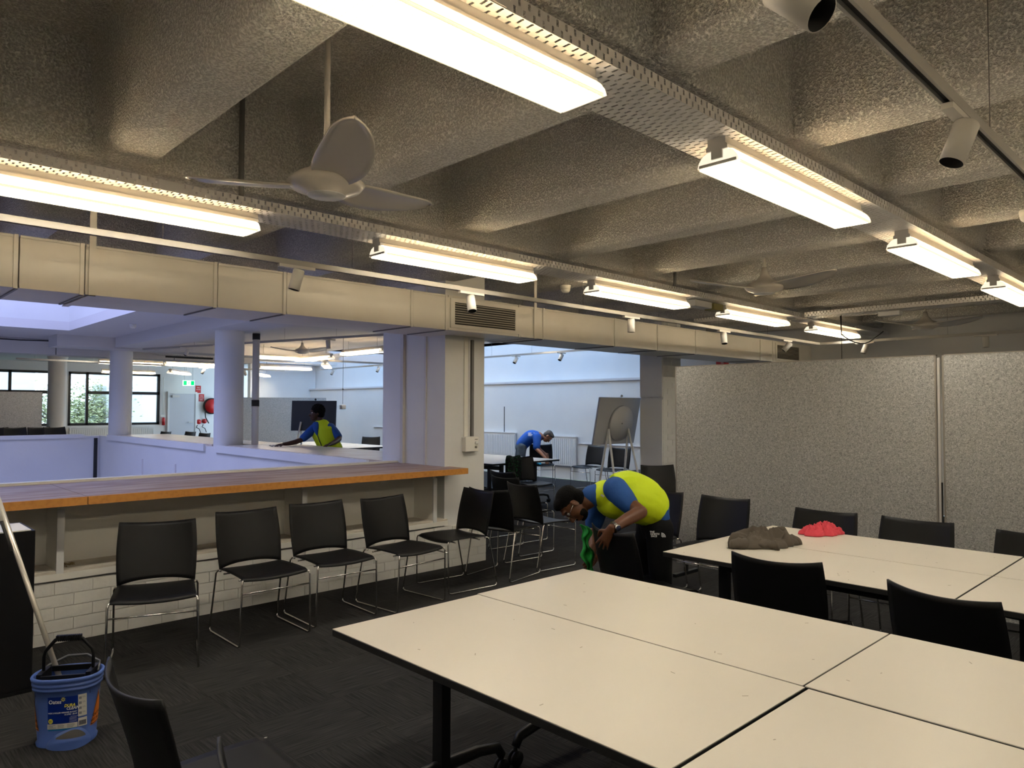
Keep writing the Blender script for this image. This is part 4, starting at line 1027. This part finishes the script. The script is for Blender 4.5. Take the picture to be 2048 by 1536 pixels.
# --- woman behind the side counter
p2 = thing('person', 'woman with short black hair and yellow vest wiping the side counter', 'person', (6.0,10.1,0), RZ)
hc = (-.378,.0,1.495); HF = frame((.05,.02,1), (-.80,-.50,-.28))
body = head_parts(hc, HF, .97)+[('l',[(-.33,.02,1.42),(-.31,.02,1.34),(-.29,.02,1.28)],[.052,.056,.07]),
  ('l',[(-.29,.02,1.26),(-.22,.03,1.10),(-.14,.06,.95),(-.12,.10,.85)],[(.13,.10),(.13,.10),(.12,.10),(.14,.11)],(1,.3,0)),
  ('l',[(-.42,-.06,1.24),(-.54,-.17,1.10),(-.68,-.31,1.045),(-.76,-.39,1.035)],[.045,.042,.036,.026]),
  ('l',[(-.14,.06,1.26),(-.01,-.02,1.12),(-.03,-.2,1.06),(-.07,-.36,1.03)],[.05,.046,.038,.027]),
  ('l',[(-.16,.06,.85),(-.15,.05,.5),(-.15,.06,.1)],[.08,.055,.045]),('l',[(-.04,.14,.85),(-.03,.14,.5),(-.03,.15,.1)],[.08,.055,.045])]
body += hand_parts((-.76,-.39,1.035), (-.6,-.4,-.08), (0,.1,-1), .17, .15)+hand_parts((-.07,-.36,1.03), (-.3,-.9,-.12), (0,.1,-1), .17, .2, .1, -1)
fuse(body, 'body', m_skin_dark, p2, .0085, 2); face_bits(hc, HF, .97, p2, m_skin_dark)
PP = lambda x, y, z: HF @ Vector((x,y,z))+Vector(hc)
rr = random.Random(1)
fuse([('b',PP(-.03,0,.055),(.115,.10,.088),HF),('b',PP(-.06,0,.0),(.075,.085,.08),HF)]+[('b',PP(-.03+.10*math.cos(a)*math.cos(b),.095*math.sin(a)*math.cos(b),.06+.085*math.sin(b)),(.018,.018,.018)) for a, b in [(rr.uniform(0,6.28),rr.uniform(.1,1.5)) for _ in range(40)]], 'hair', m_hair, p2, .008, 1)
fuse([('l',[(-.31,.02,1.33),(-.285,.02,1.26),(-.22,.03,1.10),(-.13,.07,.90)],[(.09,.07),(.18,.12),(.165,.13),(.155,.13)],(1,.3,0)),('l',[(-.40,-.03,1.26),(-.47,-.11,1.18),(-.53,-.16,1.115)],[.075,.068,.060]),('l',[(-.17,.06,1.27),(-.09,.02,1.20),(-.03,-.01,1.135)],[.08,.074,.066])], 'polo_shirt', m_polo, p2, .010, 3)
fuse([('l',[(-.305,.015,1.31),(-.275,.012,1.22),(-.22,.02,1.10),(-.13,.06,.88)],[(.135,.095),(.182,.136),(.180,.148),(.175,.15)],(1,.3,0))], 'hi_vis_vest', m_vest, p2, .010, 3)
MB().tube([(-.375,-.07,1.30),(-.335,-.13,1.20),(-.29,-.135,1.08),(-.235,-.115,.94)], .006, 6).obj('vest_zip', m_navy, p2)
fuse([('l',[(-.365,-.055,1.335),(-.350,-.108,1.26),(-.325,-.130,1.17)],[(.055,.035),(.045,.03),(.014,.02)],(1,0,0))], 'shirt_front', m_polo, p2, .007, 1)
fuse([('l',[(-.13,.08,.95),(-.11,.10,.80)],[(.15,.125),(.155,.13)],(1,.3,0)),('l',[(-.17,.06,.80),(-.15,.05,.45),(-.15,.06,.1)],[.1,.075,.06]),('l',[(-.04,.14,.80),(-.03,.14,.45),(-.03,.15,.1)],[.1,.075,.06])], 'trousers', m_trous, p2, .011, 3)
for x, y in ((-.15,.05),(-.03,.14)): fuse([('l',[(x,y+.03,.05),(x-.08,y-.04,.045),(x-.14,y-.10,.035)],[.04,.042,.032])], 'shoe', m_black, p2, .010, 2)
o = tag(MB().grid(lambda u, v: (.16*(u-.5), .09*(v-.5)+.01*math.sin(9*u), .012+.008*math.sin(14*u+5*v)), 16, 8).obj('cleaning_cloth', m_grey, loc=Vector((6.0,10.1,0))+Matrix.Rotation(RZ,3,'Z') @ Vector((-.87,-.45,1.0)), rot=(0,0,RZ)), 'dark cloth under the hand of the woman at the counter', 'cloth'); solid(o, .006)

# --- man in the blue shirt by the light wall
p3 = thing('person', 'grey-haired man in blue shirt and jeans stooping over a chair', 'person', (10.3,10.9,0), RZ)
hc = (.905,-.09,1.005); HF = frame((.85,-.05,.45), (.45,-.15,-.88))
body = head_parts(hc, HF, .98)+[('l',[(.83,-.08,.99),(.78,-.07,1.0),(.70,-.07,1.0)],[.054,.058,.07]),
  ('l',[(.72,-.07,1.0),(.56,-.07,.99),(.42,-.06,.88)],[(.13,.10),(.13,.11),(.13,.11)],(0,1,0)),
  ('l',[(.68,-.24,.99),(.665,-.30,.86),(.67,-.34,.77),(.76,-.42,.68),(.83,-.48,.60)],[.05,.044,.042,.036,.026]),
  ('l',[(.68,.10,.99),(.70,.12,.84),(.76,.10,.72),(.84,.02,.66)],[.05,.044,.038,.026]),
  ('l',[(.38,-.14,.82),(.36,-.14,.45),(.40,-.12,.1)],[.08,.055,.045]),('l',[(.36,.04,.82),(.30,.06,.45),(.34,.08,.1)],[.08,.055,.045])]
body += hand_parts((.83,-.48,.60), (.35,-.3,-.85), (.1,.5,-.2), .18, .35)+hand_parts((.84,.02,.66), (.5,-.5,-.6), (.1,.3,-.5), .18, .4)
fuse(body, 'body', m_skin_tan, p3, .009, 2); face_bits(hc, HF, .98, p3, m_skin_tan)
fuse(hairp(hc, HF, .98), 'hair', m_hairgrey, p3, .009, 1)
fuse([('l',[(.775,-.07,.99),(.70,-.07,.99),(.56,-.07,1.0),(.44,-.06,.90),(.385,-.05,.84)],[(.08,.065),(.175,.12),(.18,.14),(.165,.135),(.16,.13)],(0,1,0)),('l',[(.69,-.23,1.0),(.675,-.29,.88),(.67,-.32,.80)],[.085,.078,.072]),('l',[(.68,.09,1.0),(.70,.12,.86)],[.085,.072])], 'shirt', m_polo2, p3, .011, 3)
fuse([('l',[(.40,-.05,.88),(.36,-.05,.78)],[(.15,.12),(.15,.125)],(0,1,0)),('l',[(.38,-.14,.80),(.36,-.14,.45),(.40,-.12,.1)],[.1,.078,.062]),('l',[(.36,.04,.80),(.30,.06,.45),(.34,.08,.1)],[.1,.078,.062])], 'jeans', m_jeans, p3, .011, 3)
for x, y in ((.40,-.12),(.34,.08)): fuse([('l',[(x-.04,y,.05),(x+.05,y,.045),(x+.14,y,.035)],[.04,.042,.034])], 'shoe', m_black, p3, .010, 2)
mb = MB()
for k in range(4): mb.box((-.075+k*.0,-.004+.0,-.012-k*.022),(-.075+.13-k*.02,.0,-.004-k*.022))
mb.obj('shirt_print', m_whitep, p3, (.575,-.205,1.085), (R_(-38),0,R_(0)))
o = tag(MB().grid(lambda u, v: (.18*(u-.5)+.01*math.sin(8*v), .10*(v-.5), .02+.014*math.sin(12*u+4*v)+.01*math.sin(23*u)), 18, 10).obj('cleaning_cloth', mat('cyan_cloth', (0.0,0.30,0.55), .9), loc=(10.47,10.12,.455), rot=(0,0,RZ)), 'bright blue cloth on the chair wiped by the man in the blue shirt', 'cloth'); solid(o, .006)

# patterned cloth over the chair back
m_pat = mat('leaf_pattern', (0.004,0.006,0.006), .9, vary=(42,(0.01,0.09,0.03),.55,.60))
def dr_(u, v):
    x = -.02+.26*u; t = v*2-1
    z = .86-.36*abs(t)**1.1*(1 if t < 0 else .9)+.01*math.sin(9*u+3*t); y = .035*math.copysign(min(1, abs(t)*4), t)*(1 if t < 0 else .6)+.008*math.sin(14*u+2*v)
    return (x, y, z)
o = tag(solid(MB().grid(dr_, 14, 24).obj('patterned_cloth', m_pat, loc=(7.63,7.985,0), rot=(0,0,R_(-8))), .004), 'dark leaf-patterned cloth draped on a chair back', 'cloth')

# ---------------- easels
def easel(lb, loc, rz, disc, mb_col, W_, H_, zc):
    t = thing('easel_board', lb, 'easel', loc, rz, 'boards on folding stands')
    tilt = .2 if disc else -.1
    M_ = Matrix.Rotation(tilt, 3, 'X')
    T = lambda x, y, z: M_ @ Vector((x,y,z))+Vector((0,0,zc))
    b = MB().add([T(x,y,z) for z in (-H_/2,H_/2) for x,y in ((-W_/2,-.015),(W_/2,-.015),(W_/2,.015),(-W_/2,.015))], [(0,3,2,1),(4,5,6,7),(0,1,5,4),(1,2,6,5),(2,3,7,6),(3,0,4,7)]).obj('board', mb_col, t)
    if disc: MB().cyl(T(.06,-.016,-.03), T(.06,-.06,-.03), .27, 40).obj('disc', mat('board_disc', (0.62,0.62,0.63), .5), t); MB().cyl(T(.06,-.06,-.03), T(.06,-.064,-.03), .012, 12).obj('disc_hub', m_grey, t)
    MB().ball(T(.02,0,H_/2+.025), .02).obj('knob', m_whitep if disc else m_dark, t)
    for s in (-1, 1):
        a = Vector((s*.24,-.03,zc-.12)); MB().cyl(a, (s*.34-.06,-.34,.01), .017, 10).obj('leg', m_whitep, t); MB().cyl(a, (s*.34+.06,.22,.01), .017, 10).obj('leg', m_whitep, t)
    return t
easel('grey board with round disc on a white folding stand by the brick pillar', (8.85,6.85,0), R_(0), True, mat('board_grey', (0.46,0.47,0.50), .45), 1.0, .72, 1.40)
easel('dark blue-grey board standing behind the woman', (7.0,12.75,0), R_(-44), False, mat('board_dark', (0.035,0.045,0.065), .5), .86, .58, 1.43)

# ---------------- far hall fittings
def radiator(lb, p, L, H, ax):
    t = thing('radiator', lb, 'radiator', p, ax, 'white panel radiators')
    MB().box((0,-.05,0),(L,-.02,H)).obj('panel', m_whitep, t)
    mb = MB(); n = int(L/.06)
    for k in range(n): x = (k+.5)*L/n; mb.box((x-.012,-.062,.04),(x+.012,-.05,H-.04))
    mb.obj('fins', m_whitep, t); MB().box((-.01,-.065,H),(L+.01,0,H+.02)).obj('grille', m_whitep, t)
    MB().box((.1,-.04,-p[2]+.0),(.13,-.01,0)).box((L-.13,-.04,-p[2]),(L-.1,-.01,0)).obj('leg', m_whitep, t)
radiator('white radiator behind the man in the blue shirt, left one', (12.19,14.2,.42), 1.75, .56, -PI/2)
radiator('white radiator behind the man in the blue shirt, right one', (12.19,11.75,.30), 1.22, .64, -PI/2)
radiator('white radiator below the far window beside the second column', (5.95,NW,.3), 1.3, .6, 0)
radiator('white radiator below the far right window', (7.5,NW,.3), 1.0, .6, 0)
ex = thing('exit_sign', 'green running-man exit sign above the far door', 'sign', (9.45,26.0,2.42))
MB().box((-.19,-.03,-.09),(.19,.03,.09)).obj('case', m_exitw, ex)
MB().box((-.18,-.034,-.075),(-.07,-.031,.075)).box((.07,-.034,-.075),(.18,-.034,.075)).box((.07,-.034,-.075),(.18,-.031,.075)).obj('panel', m_exit, ex)
MB().ball((.015,-.035,.05), (.014,.004,.014)).bar((.01,-.034,.03),(-.01,-.034,-.01),.022,.003,(0,1,0)).bar((-.01,-.034,-.01),(.02,-.034,-.035),.012,.003,(0,1,0)).bar((.02,-.034,-.035),(.01,-.034,-.065),.012,.003,(0,1,0)).bar((-.01,-.034,-.01),(-.045,-.034,-.045),.012,.003,(0,1,0)).bar((.01,-.034,.025),(.04,-.034,.0),.010,.003,(0,1,0)).bar((.01,-.034,.025),(-.03,-.034,.01),.010,.003,(0,1,0)).obj('running_figure', m_exit, ex)
for k in (-.14,.14): MB().cyl((k,0,.09),(k,0,HZ-2.42),.004,5).obj('hanger', m_grey, ex)
def rsign(lb, p, w_, h_, txt, rz=0):
    t = thing('fire_sign', lb, 'sign', p, rz, 'red fire safety signs')
    MB().box((-w_/2,-.008,-h_/2),(w_/2,-.002,h_/2)).obj('plate', m_red, t)
    mb = MB()
    for k, s in enumerate(txt):
        vs, fs = text_mesh(s, h_*.22, align='CENTER'); mb.add([(v[0],-.0095,v[1]+h_*(.16-.26*k)) for v in vs], fs)
    mb.obj('lettering', m_whitep, t)
rsign('upper red fire sign right of the far door', (9.97,NW-.0,2.22), .19, .26, ['FIRE','HOSE'])
rsign('lower red fire sign beside the hose reel', (10.09,NW,1.92), .19, .26, ['FIRE','HOSE','REEL'])
rsign('red sign just showing above the felt partition top', (12.19,6.97,2.40), .26, .14, ['FIRE'], -PI/2)
hr = thing('hose_reel', 'red fire hose reel on the far wall behind the first column', 'hose reel', (10.42,NW-.02,1.62))
MB().cyl((0,-.02,0),(0,-.14,0),.25,32).obj('reel_plate', m_red, hr); MB().cyl((0,-.02,0),(0,-.12,0),.29,32).obj('hose_coil', m_dark, hr)
MB().tube([(-.24,-.1,-.1),(-.22,-.1,-.4),(-.1,-.1,-.62)], .02, 8).obj('hose', m_dark, hr)
for k, (x, z) in enumerate(((10.0,1.06),(10.2,1.08))):
    d_ = thing('extinguisher_bracket', ['round red fire point disc left on the far wall','round red fire point disc right on the far wall'][k], 'fire point', (x,NW-.02,z), 0, 'red discs under the hose reel')
    MB().cyl((0,0,0),(0,-.03,0),.085,20).obj('disc', m_red, d_); MB().tube([(-.06,-.05,-.12),(-.1,-.06,-.2),(0,-.06,-.26),(.06,-.05,-.4)], .014, 6).obj('hose', m_dark, d_)
fe = thing('fire_extinguisher', 'small red extinguisher hanging left of the far door', 'extinguisher', (8.78,NW-.02,1.12))
MB().lathe([(.001,-.17),(.05,-.16),(.05,.06),(.03,.1),(.001,.11)], (0,-.06,0), 16).obj('cylinder', m_red, fe); MB().box((-.08,-.1,.12),(.06,-.02,.19)).obj('valve_box', m_cream, fe)
MB().cyl((0,-.03,.2),(0,-.03,1.5),.012,6).obj('pipe', m_cream, fe)
# pipe beside the first column
wp = thing('drain_pipe', 'white vertical drain pipe with black collars beside the first round column', 'pipe', (5.18,11.34,0))
MB().cyl((0,0,.0),(0,0,HZ),.055,20).obj('pipe', m_white, wp)
for z in (2.74,1.66): 
    MB().cyl((0,0,z-.05),(0,0,z+.05),.060,20).obj('collar', m_dark, wp)
    for e in (-.06,.06): MB().cyl((0,0,z+e-.006),(0,0,z+e+.006),.062,20).obj('clamp_ring', m_steel, wp)
# pull switch hanging
ps = thing('pull_switch', 'white plug hanging on a long cord in front of the blue-lit wall', 'switch', (7.75,12.95,1.60))
MB().cyl((0,0,.06),(0,0,1.4),.004,6).obj('cord', m_grey, ps); bevel(MB().box((-.055,-.04,-.045),(.055,.04,.045)).obj('plug', m_whitep, ps), .012); MB().ball((0,0,.36), .018).obj('knot', m_grey, ps)
# far duct
fd = thing('far_air_duct', 'white air duct across the far hall above the windows', 'duct', (0,18.0,2.84))
x = -3.4
for L in (2.7,2.1,2.3,2.4,1.9): MB().box((x+.01,-.3,-.15),(x+L-.01,.3,.15)).obj('duct_section', m_soffit, fd); x += L
bg = MB().box((0,-.306,-.1),(1.1,-.301,-.03)).obj('grille', m_dark, fd, (5.9,0,0))
MB().tube([(1.4,17.4,2.95),(3.0,17.3,2.93),(4.0,17.2,2.95),(6.2,17.0,2.9)], .014, 6).obj('hall_cable', m_dark); tag(bpy.data.objects['hall_cable'], 'dark cable running along the far white ceiling', 'cable')
tray('cable tray under the far hall ceiling, over the exit door area', (5.6,17.3), .18, 5.2, z=2.78)
tray('cable tray over the bright hall behind the square pillar', (9.6,9.2), PI/2, 8.5, z=2.86)
# blue smear on floor between table and chairs, paper bits
o = tag(MB().lathe([(.001,.004),(.05,.004),(.055,.001)], (0,0,0), 16, 1, .6).obj('bottle_cap', m_bucket, loc=(3.05,4.28,.0)), 'small blue lid on the carpet behind the near table', 'lid')

# ---------------- outside the far windows
m_out = mat('outside_render', (0.62,0.64,0.66), .9)
o = tag(MB().box((8.2,31,-3),(16,33,9)).obj('neighbour_building', m_out), 'pale building seen through the far right window', 'building')
for z in (0.4,3.4): MB().box((8.2,30.97,z),(16,31,z+.06)).obj('string_course', m_grey, o)
o = tag(MB().box((4.75,30.5,-3),(5.75,32,9)).obj('neighbour_building', m_out), 'pale outside pier seen through the left window', 'building')
gr = struct(MB().box((-30,26.8,-3.3),(45,90,-3.2)).obj('ground_outside', mat('grass_ground', (0.12,0.15,0.07), .9)))
tr = thing('tree', 'leafy tree with fine branches outside the far window', 'tree', (6.9,31.5,-3.2))
mb = MB(); rr = random.Random(11)
mb.tube([(0,0,0),(.1,0,2.2),(-.1,.1,4)], [.16,.13,.09], 8); tips = []
for k in range(34):
    a = rr.uniform(0,2*PI); z = rr.uniform(2.4,5.2); L = rr.uniform(.8,2.0)
    p0 = Vector((0,0,min(z,4))); p1 = p0+Vector((math.cos(a)*L*.6,math.sin(a)*L*.5,.5)); p2 = p0+Vector((math.cos(a)*L,math.sin(a)*L*.8,rr.uniform(.4,1.6)))
    mb.tube([p0,p1,p2], [.035,.022,.008], 5); tips += [p1,p2]
mb.obj('branches', mat('bark', (0.10,0.08,0.06), .9), tr)
mb = MB()
for k in range(11000):
    b = rr.choice(tips)+Vector((rr.gauss(0,.35),rr.gauss(0,.35),rr.gauss(0,.35))); a = rr.uniform(0,6.28); e = rr.uniform(.04,.08)
    u_ = Vector((math.cos(a),math.sin(a),rr.uniform(-.5,.5)))*e; v_ = Vector((-math.sin(a),math.cos(a),rr.uniform(-.8,.8)))*e*.5
    mb.add([b-u_, b+v_, b+u_, b-v_], [(0,1,2,3)])
o = mb.obj('leaves', mat('olive_leaves', (0.42,0.46,0.26), .7), tr); o['kind'] = 'stuff'
